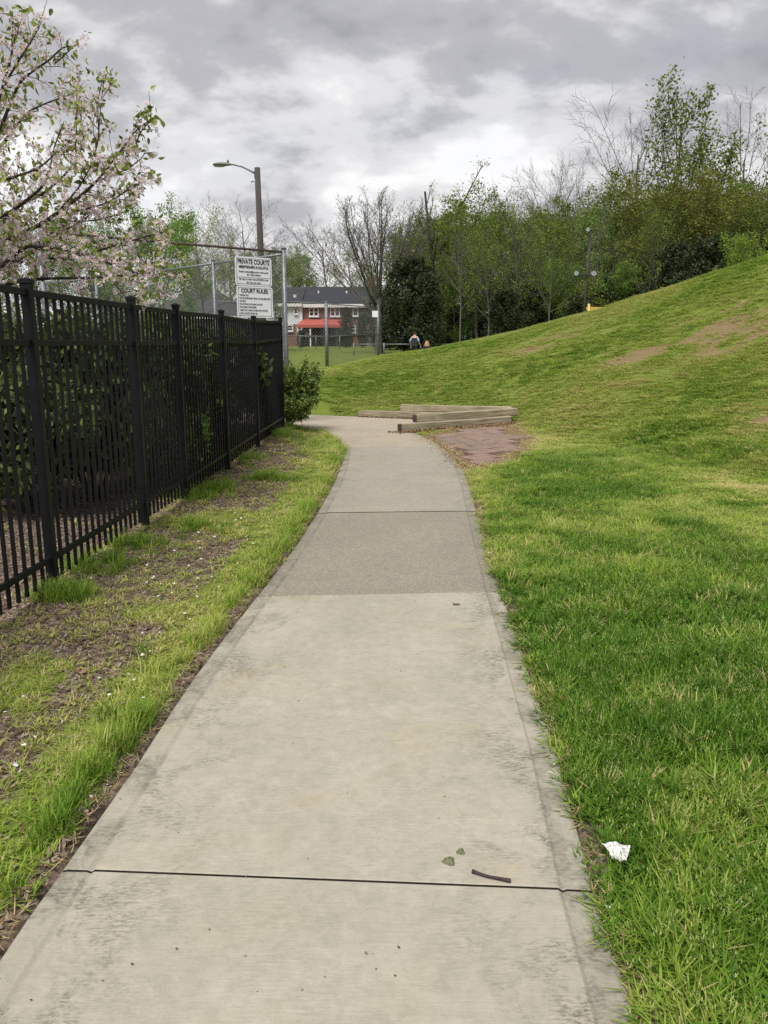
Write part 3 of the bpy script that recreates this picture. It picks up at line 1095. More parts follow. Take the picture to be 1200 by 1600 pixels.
def flood(x, z, ax, r):
    n = 14
    a = np.arange(n) * 2 * math.pi / n
    ring = lambda rr, yy: [(x + ax * yy + rr * math.cos(t), -.12 + yy, z + rr * math.sin(t) - .25 * yy) for t in a]
    f = [(i * n + k, i * n + (k + 1) % n, (i + 1) * n + (k + 1) % n, (i + 1) * n + k) for i in range(3) for k in range(n)]
    h = MB().add(ring(r, -.22) + ring(r * .93, -.1) + ring(r * .6, .08) + ring(r * .25, .18), f + [tuple(3 * n + k for k in range(n))]).build('floodlight', M['lamp_grey'], fl, True)
    MB().add(ring(r * .93, -.205), [tuple(range(n))]).build('lens', M['lens'], h)
    MB().add(ring(r * .28, -.21), [tuple(range(n))]).build('bulb', M['lamp_grey'], h)


flood(-.50, hp - 2.25, .45, .135)
flood(.30, hp - 2.25, -.35, .145)
flood(.02, hp + .02, .5, .115)
tag(fl, 'tall thin pole with three round floodlights in front of the wood', 'floodlight')

# ------------------------------------------------------------------ yellow barrier on the far side of the bank
q = at(920, 475, 29.0)
g0 = gz(q[0], q[1])
yb = empty('barrier', (q[0], q[1], g0))
hb = q[2] - g0
for s in (0, 1.25):
    for e in (-1, 1):
        MB().bar((s, 0, hb), (s + .13 * e + .09, .28 * e, -.05), .075, .05).build('leg', M['yellow'], yb)
MB().bar((-.08, 0, hb - .16), (1.40, 0, hb - .19), .05, .12).build('beam', M['yellow'], yb)
tag(yb, 'yellow painted barrier frame just showing over the grassy bank', 'barrier')

# ------------------------------------------------------------------ houses
def brick_material():
    t = NT('red brick wall')
    o = t.obj()
    mp = t.n('ShaderNodeMapping')
    mp.inputs['Rotation'].default_value = (math.pi / 2, 0, 0)
    t.l(o, mp.inputs[0])
    b = t.n('ShaderNodeTexBrick')
    t.l(mp.outputs[0], b.inputs['Vector'])
    b.inputs['Scale'].default_value = 4.5
    b.inputs['Color1'].default_value = (0.175, 0.075, 0.057, 1)
    b.inputs['Color2'].default_value = (0.235, 0.11, 0.083, 1)
    b.inputs['Mortar'].default_value = (0.28, 0.22, 0.19, 1)
    b.inputs['Mortar Size'].default_value = 0.012
    t.principled(b.outputs[0], 0.9, 0, None, 0.2)
    return t.m


def siding_material():
    t = NT('white siding')
    o = t.obj()
    w = t.n('ShaderNodeTexWave', bands_direction='Z', wave_profile='SAW')
    w.inputs['Scale'].default_value = 1.2
    t.l(o, w.inputs[0])
    col = t.ramp(w.outputs[0], [(0.0, (0.55, 0.57, 0.6)), (0.15, (0.7, 0.71, 0.73)), (1, (0.74, 0.75, 0.77))])
    t.principled(col, 0.6, 0, t.bump(w.outputs[0], 0.4, 0.02), 0.3)
    return t.m


M['brick'] = brick_material()
M['siding'] = siding_material()
M['shingle'] = simple('dark shingle roof', (0.022, 0.024, 0.03), (0.045, 0.048, 0.056), 5, 0.9, 0, 0.3, (1, 4, 4))
M['shingle_grey'] = simple('grey shingle roof', (0.045, 0.045, 0.05), (0.085, 0.084, 0.088), 5, 0.9, 0, 0.3, (1, 4, 4))
M['trim'] = simple('white trim', (0.66, 0.66, 0.66), (0.74, 0.74, 0.74), 6, 0.5)
M['pane'] = simple('dark window glass', (0.012, 0.015, 0.02), (0.035, 0.04, 0.05), 1.2, 0.08, 0, 0, None, 0.6)
M['awning'] = simple('red awning', (0.36, 0.075, 0.06), (0.44, 0.105, 0.085), 5, 0.6)
M['dark_porch'] = simple('porch boards', (0.03, 0.024, 0.022), (0.055, 0.045, 0.04), 6, 0.8)


def window(parent, px0, px1, py0, py1, Y, muntin=True):
    a, b = at(px0, py1, Y), at(px1, py0, Y)
    x0, x1, z0, z1 = a[0], b[0], a[2], b[2]
    ox, oy, oz = parent.location
    x0, x1, z0, z1, y = x0 - ox, x1 - ox, z0 - oz, z1 - oz, Y - oy
    fr = MB()
    t = .11
    y0, y1 = y - .09, y + .05
    for (u0, u1, w0, w1) in ((x0, x1, z1 - t, z1), (x0, x1, z0, z0 + t), (x0, x0 + t, z0 + t, z1 - t), (x1 - t, x1, z0 + t, z1 - t)):
        fr.box(u0, u1, y0, y1, w0, w1)
    xm, zm = (x0 + x1) / 2, (z0 + z1) / 2
    if x1 - x0 > .9:
        fr.box(xm - .07, xm + .07, y0 + .01, y1, z0 + t, z1 - t)
    fr.box(x0 + t, x1 - t, y0 + .02, y1, zm - .03, zm + .03)
    w = fr.build('window', M['trim'], parent)
    MB().box(x0 + t * .5, x1 - t * .5, y - .02, y - .012, z0 + t * .5, z1 - t * .5).build('pane', M['pane'], w)
    MB().box(x0 - .06, x1 + .06, y - .16, y - .092, z0 - .09, z0 - .005).build('sill', M['trim'], w)


HY = 88.0
h0 = at(473, 545, HY)
hx0, hx1 = at(473, 500, HY)[0], at(588, 500, HY)[0]
hg = gz((hx0 + hx1) / 2, HY) - .3
house = empty('brick_house', (hx0, HY, hg))
ze = at(500, 476, HY)[2] - hg
Wd = hx1 - hx0
MB().box(0, Wd, 0, 9, 0, ze).build('wall', M['brick'], house)


def gable_roof(parent, x0, x1, ze, ridge, depth, mat, over=.35):
    v = []
    for x in (x0, x1):
        v += [(x, -over, ze - .05), (x, -over, ze + .14), (x, depth / 2, ze + ridge + .14), (x, depth + over, ze + .14), (x, depth + over, ze - .05)]
    return MB().add(v, [(0, 1, 2, 3, 4)[::-1], (5, 6, 7, 8, 9), (1, 6, 7, 2)[::-1], (2, 7, 8, 3)[::-1], (0, 5, 6, 1)[::-1], (3, 8, 9, 4)[::-1], (0, 4, 9, 5)[::-1]]).build('roof', mat, parent)


rz = at(500, 450, HY + 4.5)[2] - hg - ze
roof = gable_roof(house, .005, Wd + .4, ze, rz, 9, M['shingle'])
MB().box(Wd - .9, Wd - .1, 3.9, 4.8, ze + rz * .6, ze + rz + 1.3).build('chimney', M['brick'], roof)
for vx in (1.6, 4.8):
    MB().tube([(vx, 2.6, ze + rz * .55), (vx, 2.6, ze + rz * .55 + .5)], .1, 8).build('vent_pipe', M['trim'], roof)
MB().box(.01, Wd + .3, -.40, -.355, ze - .32, ze + .05).build('fascia', M['trim'], house)
for w in [(483, 498, 480.5, 494.5), (516, 531, 480.5, 494.5), (546, 556, 508, 520), (551, 560, 481, 494)]:
    window(house, *w, HY)
# awning over the porch, with its posts, deck and door
a0, a1 = at(473.5, 499, HY), at(540, 499, HY)
f0, f1 = at(464, 507.5, HY - 2.6), at(546, 507.5, HY - 2.6)
ox, oy, oz = house.location
aw = MB()
va = [(a0[0] - ox, -.01, a0[2] - oz), (a1[0] - ox, -.01, a1[2] - oz), (f1[0] - ox, -2.6, f1[2] - oz), (f0[0] - ox, -2.6, f0[2] - oz)]
vb = [(x, y, z - .07) for x, y, z in va]
vc = [(x, y, z - .32) for x, y, z in va[2:]]
aw.add(va + vb, [(0, 3, 2, 1), (4, 5, 6, 7), (3, 7, 6, 2), (0, 4, 7, 3), (2, 6, 5, 1)])
awning = aw.build('awning', M['awning'], house)
MB().add([va[3], va[2], (va[2][0], -2.61, va[2][2] - .3), (va[3][0], -2.61, va[3][2] - .3)], [(0, 1, 2, 3)]).build('valance', M['awning'], awning)
zf = f0[2] - oz
dk = at(500, 524, HY - 2.6)[2] - oz
for t in (0.02, .25, .5, .75, .97):
    px = va[3][0] + (va[2][0] - va[3][0]) * t
    MB().box(px - .07, px + .07, -2.52, -2.38, 0, zf - .08).build('porch_post', M['trim'] if t < .4 else M['dark_porch'], house)
MB().box(va[3][0], va[2][0], -2.55, -.004, dk - .22, dk).build('deck', M['dark_porch'], house)
MB().box(va[3][0] + .1, va[2][0] - .1, -2.34, -2.28, dk + .82, dk + .9).build('railing', M['dark_porch'], house)
for k in range(26):
    x = va[3][0] + .2 + k * (va[2][0] - va[3][0] - .4) / 25
    MB().box(x - .025, x + .025, -2.33, -2.29, dk, dk + .82).build('baluster', M['dark_porch'], house)
MB().box(1.0, 2.0, -.06, -.004, dk, dk + 2.05).build('door', M['dark_porch'], house)
window(house, 479, 484, 511, 522, HY)
window(house, 501, 512, 511, 521, HY)
tag(house, 'two-storey red brick house with a red awning and dark roof', 'house')

wx0, wx1 = at(383, 500, HY - .35)[0], at(472.6, 500, HY - .35)[0]
wh = empty('white_house', (wx0, HY - .35, hg))
W2 = wx1 - wx0
zm = at(440, 507, HY - .35)[2] - hg
MB().box(0, W2, 0, 9.3, zm, ze).build('upper_wall', M['siding'], wh)
MB().box(.02, W2 - .02, .02, 9.28, 0, zm - .004).build('lower_wall', M['brick'], wh)
r_ = gable_roof(wh, -.4, W2, ze + .05, rz - .1, 9.3, M['shingle'])
MB().tube([(W2 - .9, 1.4, ze + .7), (W2 - .9, 1.4, ze + 1.15)], [.2, .24], 10).build('vent_pipe', M['trim'], r_)
MB().box(-.3, W2 - .01, -.40, -.355, ze - .25, ze + .08).build('fascia', M['trim'], wh)
for w in [(459.5, 465.5, 481, 491), (419, 425, 480, 494), (428, 434, 480, 494), (448, 458, 507.5, 517.5), (464, 472, 509, 521), (398, 406, 481, 493)]:
    window(wh, *w, HY - .35)
tag(wh, 'white sided house joined to the left of the brick house', 'house')

gq = at(300, 500, 62)
gh = empty('grey_roof_house', (at(225, 500, 62)[0], 62, gz(gq[0], 62) - .3))
W3 = at(382, 500, 62)[0] - at(225, 500, 62)[0]
ze3 = at(300, 494, 62)[2] - gh.location.z
zr3 = at(300, 452, 66)[2] - gh.location.z
MB().box(0, W3, 0, 8, 0, ze3).build('wall', M['brick'], gh)
o_ = .4
MB().add([(-o_, -o_, ze3), (W3 + o_, -o_, ze3), (W3 + o_, 8 + o_, ze3), (-o_, 8 + o_, ze3), (3.0, 4, zr3), (W3 - 3.0, 4, zr3)],
         [(0, 1, 5, 4), (1, 2, 5), (2, 3, 4, 5), (3, 0, 4), (0, 3, 2, 1)]).build('roof', M['shingle_grey'], gh)
MB().box(-.35, W3 + .35, -.45, -.405, ze3 - .22, ze3 - .004).build('fascia', M['trim'], gh)
window(gh, 330, 340, 497, 512, 62)
tag(gh, 'low house with a hipped grey shingle roof behind the chain-link fence', 'house')

# ------------------------------------------------------------------ trees
def norm(v):
    return v / (np.linalg.norm(v) + 1e-12)


def perp(d, az):
    r = np.array([0, 0, 1.]) if abs(d[2]) < .9 else np.array([1., 0, 0])
    a = norm(np.cross(d, r))
    b = np.cross(d, a)
    return a * math.cos(az) + b * math.sin(az)


class Skel:
    """grows a branching skeleton; keeps polylines with radii and the anchor points of the leaves"""

    def __init__(self, seed, wob, up, kids, ratio, ang, start, steps, rr=.62, maxlev=3, tip=.25):
        self.r = np.random.default_rng(seed)
        self.wob, self.up, self.kids, self.ratio, self.ang, self.start, self.steps = wob, up, kids, ratio, ang, start, steps
        self.rr, self.maxlev, self.tip = rr, maxlev, tip
        self.lines, self.anchor, self.rmin = [], [], .006

    def grow(self, p, d, L, r, lev, shape=None):
        R = self.r
        n = self.steps[lev]
        pts, dirs = [np.array(p, float)], [norm(d)]
        d = norm(np.array(d, float))
        for i in range(n):
            d = norm(d + R.normal(0, self.wob[lev], 3) + np.array([0, 0, self.up[lev]]))
            pts.append(pts[-1] + d * L / n)
            dirs.append(d)
        rad = np.linspace(r, r * self.tip, n + 1)
        self.lines.append((np.array(pts), rad, lev))
        if lev >= self.maxlev - 1:
            for q in pts[1:]:
                self.anchor.append((q, lev))
        if lev >= self.maxlev:
            return
        k = self.kids[lev]
        az = R.random() * 6.28
        for c in range(k):
            t = self.start[lev] + (0.99 - self.start[lev]) * (c + R.random() * .7) / k
            f = t * n
            i = min(int(f), n - 1)
            q = pts[i] + (pts[i + 1] - pts[i]) * (f - i)
            az += 2.4 + R.normal(0, .4)
            an = self.ang[lev] * (1 + R.normal(0, .18)) * (1.15 - .4 * t)
            dd = norm(dirs[i + 1] * math.cos(an) + perp(dirs[i + 1], az) * math.sin(an))
            prof = shape(t) if (shape and lev == 0) else (1.08 - .6 * t)
            cl = L * self.ratio[lev] * prof * (.75 + .5 * R.random())
            self.grow(q, dd, cl, max(self.rmin, (r + (r * self.tip - r) * t) * self.rr), lev + 1)

    def wood(self, name, sides=(9, 6, 4, 3, 3)):
        mb = MB()
        for pts, rad, lev in self.lines:
            mb.tube(pts, rad, sides[lev], False)
        return mb.mesh(name, True)

    def leaves(self, name, per, spread, size, clump=.5, flat=.0, seed=1, keep=1.0, low=None):
        R = np.random.default_rng(seed)
        A = np.array([a for a, l in self.anchor])
        if keep < 1:
            A = A[R.random(len(A)) < keep]
        P = np.repeat(A, per, 0)
        P = P + R.normal(0, spread, P.shape)
        tone = np.repeat(R.random(len(A)) * clump, per) + R.random(len(P)) * (1 - clump)
        if low is not None:
            m = P[:, 2] > low
            P, tone = P[m], tone[m]
        return leaf_mesh(name, P, size, R, tone, flat)


def leaf_mesh(name, P, size, R, tone, flat=0.0, lenr=1.7, droop=0.0):
    n = len(P)
    a = R.normal(0, 1, (n, 3))
    a[:, 2] = a[:, 2] * (1 - flat) - droop
    a /= np.linalg.norm(a, axis=1)[:, None]
    b = np.cross(a, R.normal(0, 1, (n, 3)))
    b /= np.linalg.norm(b, axis=1)[:, None]
    s = size * (.6 + .8 * R.random(n))[:, None]
    a, b = a * s * lenr * .5, b * s * .5
    nrm = np.cross(a, b)
    nrm /= np.linalg.norm(nrm, axis=1)[:, None] + 1e-12
    c = nrm * s * .12
    V = np.stack([P - a, P + b - a * .1 + c, P + a, P - b - a * .1 + c], 1).reshape(-1, 3)
    i = np.arange(n) * 4
    F = np.concatenate([np.stack([i, i + 1, i + 2], 1), np.stack([i, i + 2, i + 3], 1)])
    me = fast_mesh(name, V, F)
    vattr(me, 'bl', np.repeat(np.clip(tone, 0, 1), 4))
    return me


SPEC = {}


def spec(key, trunk_me, bark, crown_me, leafm):
    if bark:
        trunk_me.materials.append(M[bark])
    if crown_me is not None:
        crown_me.materials.append(M[leafm])
    co = np.empty(len(trunk_me.vertices) * 3, np.float32)
    trunk_me.vertices.foreach_get('co', co)
    SPEC[key] = (trunk_me, crown_me, float(co[2::3].max()))


# every kind is grown about 10 m tall and scaled where it stands
def forest(key, seed, leafm, per, size, bark='bark_grey', keep=1.0, start=.25, kids=(17, 7, 4), clump=.6, spread=.20, top=.5):
    s = Skel(seed, (.035, .10, .16, .2), (.03, .07, .06, .04), kids, (.34, .5, .55), (1.0, .75, .7), (start, .2, .2), (9, 5, 4, 3), .5)
    s.rmin = .0085 if not per else .006
    s.grow((0, 0, -.15), (0, 0, 1), 9.6, .13, 0, lambda t: .55 + 1.1 * math.sin(math.pi * min(1, .12 + t * .82)))
    cr = s.leaves('crown', per, spread, size, clump, 0, seed, keep) if per else None
    spec(key, s.wood('trunk'), bark, cr, leafm)


forest('olive_a', 21, 'l_olive', 9, .085)
forest('olive_b', 22, 'l_olive', 8, .09, start=.15)
forest('bronze', 23, 'l_bronze', 8, .09, start=.2)
forest('green_a', 24, 'l_green', 10, .09, start=.12)
forest('green_b', 25, 'l_green', 8, .085, start=.3)
forest('pale', 26, 'l_pale', 5, .075, start=.3, keep=.8)
forest('sparse', 27, 'l_olive', 3, .095, start=.35, keep=.75, clump=.3)
forest('bare_a', 28, None, 0, .1, 'bark_pale', start=.35, kids=(16, 9, 7))
forest('bare_b', 29, None, 0, .1, 'bark_grey', start=.45, kids=(13, 8, 6))
forest('bright', 30, 'l_bright', 9, .10, start=.08, kids=(13, 7, 4))

# broad vase-shaped bare tree
s = Skel(41, (.03, .035, .09, .14, .2), (.0, .045, .06, .06, .04), (0, 11, 7, 4), (1, .36, .45, .5), (.6, .50, .55, .6), (.5, .25, .2, .2), (5, 10, 6, 4, 3), .5, 4, .22)
s.rmin = .0085
s.lines.append((np.array([(0, 0, -.2), (0, 0, 1.5), (.03, 0, 3.0), (.0, 0, 4.2)]), np.array([.24, .2, .17, .1]), 0))
for k in range(23):
    az, tl = k * 2.4, .08 + .85 * ((k * 7) % 23) / 23
    z0 = 1.9 + 2.2 * (1 - tl)
    s.grow((.05 * math.cos(az), .05 * math.sin(az), z0), (math.sin(tl) * math.cos(az), math.sin(tl) * math.sin(az), math.cos(tl)), (10 - z0) * (.95 + .1 * s.r.random()) * (1.02 - .12 * tl), .055, 1)
spec('vase_bare', s.wood('trunk', (10, 6, 4, 3, 3)), 'bark_grey', s.leaves('crown', 1, .12, .05, .4, 0, 3, .08), 'l_pale')
# tall loose-leaved tree
s = Skel(45, (.03, .07, .12, .2), (.0, .12, .08, .05), (13, 7, 4), (.36, .42, .5), (.55, .6, .7), (.4, .25, .2), (10, 7, 4, 3), .55)
s.grow((0, 0, -.15), (0, 0, 1), 9.7, .12, 0, lambda t: 1.15 - .35 * t)
spec('tall_loose', s.wood('trunk'), 'bark', s.leaves('crown', 3, .14, .085, .4, 0, 5, .75), 'l_olive')
# snapped tree with one surviving top
s = Skel(47, (.03, .10, .16, .2), (.01, .10, .06, .03), (6, 4, 3), (.25, .5, .5), (.8, .7, .7), (.4, .3, .2), (9, 6, 4, 3), .5, 3, .4)
s.grow((0, 0, -.15), (0, 0, 1), 8.4, .14, 0)
s.tip = .2
s.grow((0, 0, 5.2), (.5, 0, 1), 4.9, .085, 0)
spec('snag', s.wood('trunk'), 'bark', s.leaves('crown', 1, .12, .07, .4, 0, 5, .35), 'l_pale')


def evergreen(key, seed, width, n, size, leafm, cone=.6, base=.02):
    R = np.random.default_rng(seed)
    mb = MB()
    mb.tube([(0, 0, -.2), (.05, 0, 4), (0, 0, 9.3)], [.16, .1, .02], 8, False)
    P, T = [], []
    for k in range(150):
        t = base + (1 - base) * ((k + R.random()) / 150) ** 1.1
        az = k * 2.4 + R.normal(0, .4)
        ln = width * (min(1, (1.02 - t) * 2.2) ** cone) * (.55 + .6 * R.random()) * min(1, .55 + t * 3)
        b0 = np.array([0, 0, t * 9.3])
        d = np.array([math.cos(az), math.sin(az), .25 + .35 * t])
        e = b0 + d * ln
        m_ = (b0 + e) / 2 + np.array([0, 0, .1 * ln])
        mb.tube([b0, m_, e], [.035, .022, .006], 4, False)
        q = R.random(n) ** .55
        pts = b0[None] + (e - b0)[None] * q[:, None] + R.normal(0, .16 + .10 * ln / width, (n, 3))
        P.append(pts)
        T.append(np.full(n, R.random() * .5) + R.random(n) * .5)
    spec(key, mb.mesh('trunk', True), 'bark', leaf_mesh('crown', np.concatenate(P), size, R, np.concatenate(T), .2), leafm)


evergreen('dark_a', 51, 2.3, 75, .15, 'l_dark', .6)
evergreen('dark_b', 52, 3.4, 85, .17, 'l_dark', .45)

TREES = 0


def tree(kind, px, py_top, Y, label, width=1.0, name='tree', rot=None, cat='tree', group=None, zoff=0.0):
    """stand a tree where the photo shows it: column px, top at py_top, Y metres ahead"""
    global TREES
    TREES += 1
    top = at(px, py_top, Y)
    g = gz(top[0], Y) + zoff
    rt = empty(name, (top[0], Y, g), rot if rot is not None else (TREES * 2.39996) % 6.28)
    tm, cm, tall = SPEC[kind]
    h = (top[2] - g) / tall
    o = link('trunk', tm, None, rt)
    o.scale = (h * width, h * width, h)
    if cm is not None:
        c = link('crown', cm, None, rt)
        c.scale = (h * width, h * width, h)
    return tag(rt, label, cat, group)


WOOD = 'trees of the wood beyond the bank'
# the wood on the right: (kind, column, top, distance, width, label)
tree('vase_bare', 592, 288, 56, 'broad bare tree with fanning limbs right of the brick house', 1.35, rot=.4, group=WOOD)
tree('dark_b', 640, 405, 54, 'dark evergreen filling in below the broad bare tree', 1.0, 'evergreen_tree', group=WOOD)
tree('dark_a', 668, 430, 52, 'narrow dark evergreen standing just behind the two walkers', 1.0, 'evergreen_tree', group=WOOD)
tree('snag', 690, 246, 57, 'tall snapped tree with a thin bare top leaning right', 1.0, rot=0.1, group=WOOD)
tree('olive_b', 672, 335, 72, 'olive leaved tree between the broad bare tree and the snapped tree', .9, group=WOOD)
tree('olive_a', 752, 296, 58, 'dense olive tree with a rounded top right of the snapped tree', 1.15, group=WOOD)
tree('green_a', 713, 395, 60, 'green undergrowth tree at the foot of the snapped tree', .9, group=WOOD)
tree('dark_b', 790, 452, 49, 'low black-green evergreen left of the floodlight pole', .95, 'evergreen_tree', group=WOOD)
tree('dark_a', 842, 446, 51, 'pointed dark evergreen next to the low black-green one', 1.2, 'evergreen_tree', group=WOOD)
tree('sparse', 812, 300, 60, 'thinly leaved tree left of the pale bare crowns', 1.1, group=WOOD)
tree('bare_a', 868, 232, 66, 'pale bare tree rising above the middle of the wood', 1.0, group=WOOD)
tree('bare_a', 898, 256, 68, 'smaller pale bare tree right behind the tallest pale one', .9, group=WOOD)
tree('green_b', 840, 345, 62, 'green tree in the middle of the wood under the pale bare crowns', 1.1, group=WOOD)
tree('olive_a', 905, 300, 58, 'olive tree directly behind the floodlight pole', 1.1, group=WOOD)
tree('green_a', 968, 292, 52, 'full green tree right of the floodlight pole', 1.0, group=WOOD)
tree('bare_b', 1003, 142, 56, 'tall bare grey tree left of the tallest leafy tree', .95, group=WOOD)
tree('tall_loose', 1072, 106, 52, 'tallest tree of the wood, with a loose leafy top', 1.0, group=WOOD)
tree('bronze', 1040, 262, 48, 'bronze tinted tree under the tallest tree', 1.25, group=WOOD)
tree('tall_loose', 1130, 196, 50, 'leafy tree right of and lower than the tallest tree', 1.05, group=WOOD)
tree('bare_b', 1180, 140, 54, 'bare forked tree near the right edge of the picture', 1.0, group=WOOD)
tree('bronze', 1115, 285, 46, 'bronze leaved tree low on the right of the wood', 1.2, group=WOOD)
tree('olive_b', 1190, 290, 45, 'olive tree at the right edge of the picture', 1.2, group=WOOD)
tree('dark_b', 1112, 372, 42, 'dark evergreen at the top edge of the bank', .9, 'evergreen_tree', group=WOOD)
tree('dark_a', 1060, 385, 44, 'dark evergreen left of the one at the bank edge', 1.3, 'evergreen_tree', group=WOOD)
tree('bright', 1172, 362, 38, 'light green bush on the bank edge at the right', .9, 'bush', cat='bush', group=WOOD)
tree('green_a', 1000, 388, 46, 'bright green low tree in the wood behind the bank', 1.1, group=WOOD)
tree('olive_b', 945, 345, 56, 'low olive tree between the floodlight pole and the full green tree', 1.1, group=WOOD)
tree('green_b', 885, 400, 50, 'small green tree close behind the floodlight heads', 1.1, group=WOOD)
tree('olive_a', 690, 335, 66, 'olive tree half hidden behind the snapped tree', 1.0, group=WOOD)
tree('sparse', 1230, 200, 56, 'sparse tree cut by the right edge of the picture', 1.0, group=WOOD)
tree('dark_b', 955, 430, 47, 'dark evergreen just right of the floodlight pole', 1.0, 'evergreen_tree', group=WOOD)
tree('dark_b', 1250, 330, 44, 'dark evergreen beyond the right edge of the bank', 1.0, 'evergreen_tree', group=WOOD)
for px, py, Y, kd, lb in [(722, 340, 49, 'bare_b', 'slender bare tree just right of the snapped tree'),
                          (768, 335, 48, 'sparse', 'slender thin-leaved tree left of the low black-green evergreen'), (805, 325, 50, 'bare_b', 'slender bare tree above the low black-green evergreen'),
                          (862, 330, 48, 'sparse', 'slender thin-leaved tree left of the floodlights'), (935, 320, 47, 'bare_b', 'slender bare tree right of the floodlights'),
                          (1020, 300, 45, 'sparse', 'slender thin-leaved tree under the bare grey tree')]:
    tree(kd, px, py, Y, lb, .75, group=WOOD)
DEEP = 'trees deep in the wood'
fill = [('olive_a', 640, 350, 76), ('olive_b', 700, 330, 80), ('green_b', 735, 325, 78), ('pale', 775, 318, 82), ('olive_a', 815, 330, 79), ('bare_a', 835, 285, 84),
        ('olive_b', 860, 322, 80), ('green_b', 905, 330, 82), ('olive_a', 940, 325, 78), ('green_b', 985, 310, 80), ('green_a', 1020, 305, 76), ('olive_b', 1065, 285, 74),
        ('olive_a', 1105, 285, 78), ('bronze', 1150, 280, 76), ('olive_b', 1195, 285, 80), ('pale', 690, 345, 86), ('olive_a', 1240, 290, 70), ('bare_b', 780, 285, 72),
        ('bare_b', 735, 290, 74), ('olive_b', 1290, 280, 66)]
ORD = ['leftmost', 'second from the left', 'third from the left', 'fourth from the left', 'fifth from the left', 'sixth from the left', 'seventh from the left',
       'eighth from the left', 'ninth from the left', 'tenth from the left', 'eleventh from the left', 'twelfth from the left', 'thirteenth from the left',
       'fourteenth from the left', 'fifteenth from the left']
rank = {}
for k, px, py, Y in sorted(fill, key=lambda q: q[1]):
    kind_word = {'olive': 'olive', 'green': 'green', 'bronze': 'bronze', 'pale': 'pale', 'bare_': 'bare'}[k[:5] if k[:4] == 'bare' else k.split('_')[0]]
    rank[kind_word] = rank.get(kind_word, -1) + 1
    tree(k, px, py, Y, '%s of the %s trees half hidden deep in the wood' % (ORD[rank[kind_word]], kind_word), 1.15, group=DEEP)
low = [('dark_b', 600, 455, 68), ('dark_b', 650, 470, 66), ('dark_a', 710, 478, 62), ('dark_b', 740, 465, 64), ('dark_b', 815, 470, 60), ('dark_b', 870, 462, 58),
       ('dark_b', 915, 455, 56), ('dark_b', 1000, 430, 54), ('dark_b', 1040, 415, 50), ('dark_b', 1160, 390, 48), ('dark_b', 1200, 380, 50), ('dark_b', 770, 440, 72), ('dark_b', 835, 432, 74), ('dark_b', 690, 450, 76), ('dark_b', 900, 430, 72)]
for n_, (k, px, py, Y) in enumerate(sorted(low, key=lambda q: q[1])):
    tree(k, px, py, Y, '%s of the low dark evergreens under the wood' % ORD[n_], 1.1, 'evergreen_tree', group='evergreens under the wood')
LEFTT = 'trees behind the courts'
tree('green_a', 243, 296, 46, 'round green tree above the cherry on the left', .95, group=LEFTT)
tree('pale', 312, 318, 52, 'pale budding tree left of the street light', .9, group=LEFTT)
tree('bare_a', 388, 298, 60, 'pale bare tree behind the street light', 1.35, group=LEFTT)
tree('bare_a', 350, 330, 64, 'lower pale bare tree left of the street light', 1.1, group=LEFTT)
tree('olive_a', 405, 378, 66, 'olive tree behind the boards', .8, group=LEFTT)
tree('green_b', 452, 385, 100, 'green tree over the white house roof right of the corner post', 1.0, group=LEFTT)
tree('bright', 462, 400, 96, 'bright green tree behind the white house roof', .9, group=LEFTT)
tree('bare_b', 515, 352, 98, 'bare tree over the brick house roof', 1.3, group=LEFTT)
tree('pale', 545, 395, 102, 'pale tree behind the brick house', 1.1, group=LEFTT)
tree('bare_a', 487, 392, 106, 'distant pale bare tree over the white house', 1.2, group=LEFTT)
tree('olive_b', 205, 345, 50, 'olive tree hidden behind the cherry blossom', 1.0, group=LEFTT)
tree('green_b', 120, 330, 48, 'green tree far behind the cherry blossom', 1.1, group=LEFTT)
tree('olive_a', 40, 330, 46, 'olive tree beyond the courts at the left edge', 1.1, group=LEFTT)
tree('olive_b', 290, 395, 72, 'olive tree behind the grey roof', 1.2, group=LEFTT)
tree('olive_a', 350, 400, 74, 'low olive tree behind the grey roof and the boards', 1.2, group=LEFTT)
tree('dark_b', 165, 425, 52, 'dark evergreen left of the grey roof', 1.0, 'evergreen_tree', group=LEFTT)
tree('olive_b', -40, 330, 45, 'olive tree left of the picture beyond the courts', 1.2, group=LEFTT)
tree('dark_b', 566, 490, 80, 'dark evergreen in front of the right end of the brick house', .55, 'evergreen_tree', group=LEFTT)
tree('dark_a', 541, 482, 80, 'narrow evergreen shading the brick house wall', .9, 'evergreen_tree', group=LEFTT)
tree('dark_a', 470, 517, 80, 'clipped evergreen by the corner of the porch', 1.4, 'evergreen_tree', group=LEFTT)

# ------------------------------------------------------------------ shrubs
def shrub_spec(key, seed, n_stem, leafm, per, size, spread, rad=.5, keep=1.0):
    s = Skel(seed, (.06, .12, .18, .2), (.02, .06, .05, 0), (7, 5, 3), (.5, .55, .5), (.7, .8, .8), (.25, .2, .2), (6, 4, 3, 2), .6, 2)
    R = np.random.default_rng(seed)
    for k in range(n_stem):
        az = k * 2.4
        d = np.array([math.cos(az) * rad, math.sin(az) * rad, 1.0])
        s.grow((math.cos(az) * .05, math.sin(az) * .05, -.05), d, .95 + .2 * R.random(), .016, 0)
    spec(key, s.wood('stems', (6, 4, 3, 3)), 'cherry_bark', s.leaves('foliage', per, spread, size, .5, .0, seed, keep), leafm)


shrub_spec('shrub_a', 61, 13, 'l_shrub', 7, .046, .05, .85, .8)
shrub_spec('shrub_b', 62, 10, 'l_hedge', 8, .050, .06, .45)
shrub_spec('shrub_c', 63, 9, 'l_hedge', 7, .055, .07, .4)


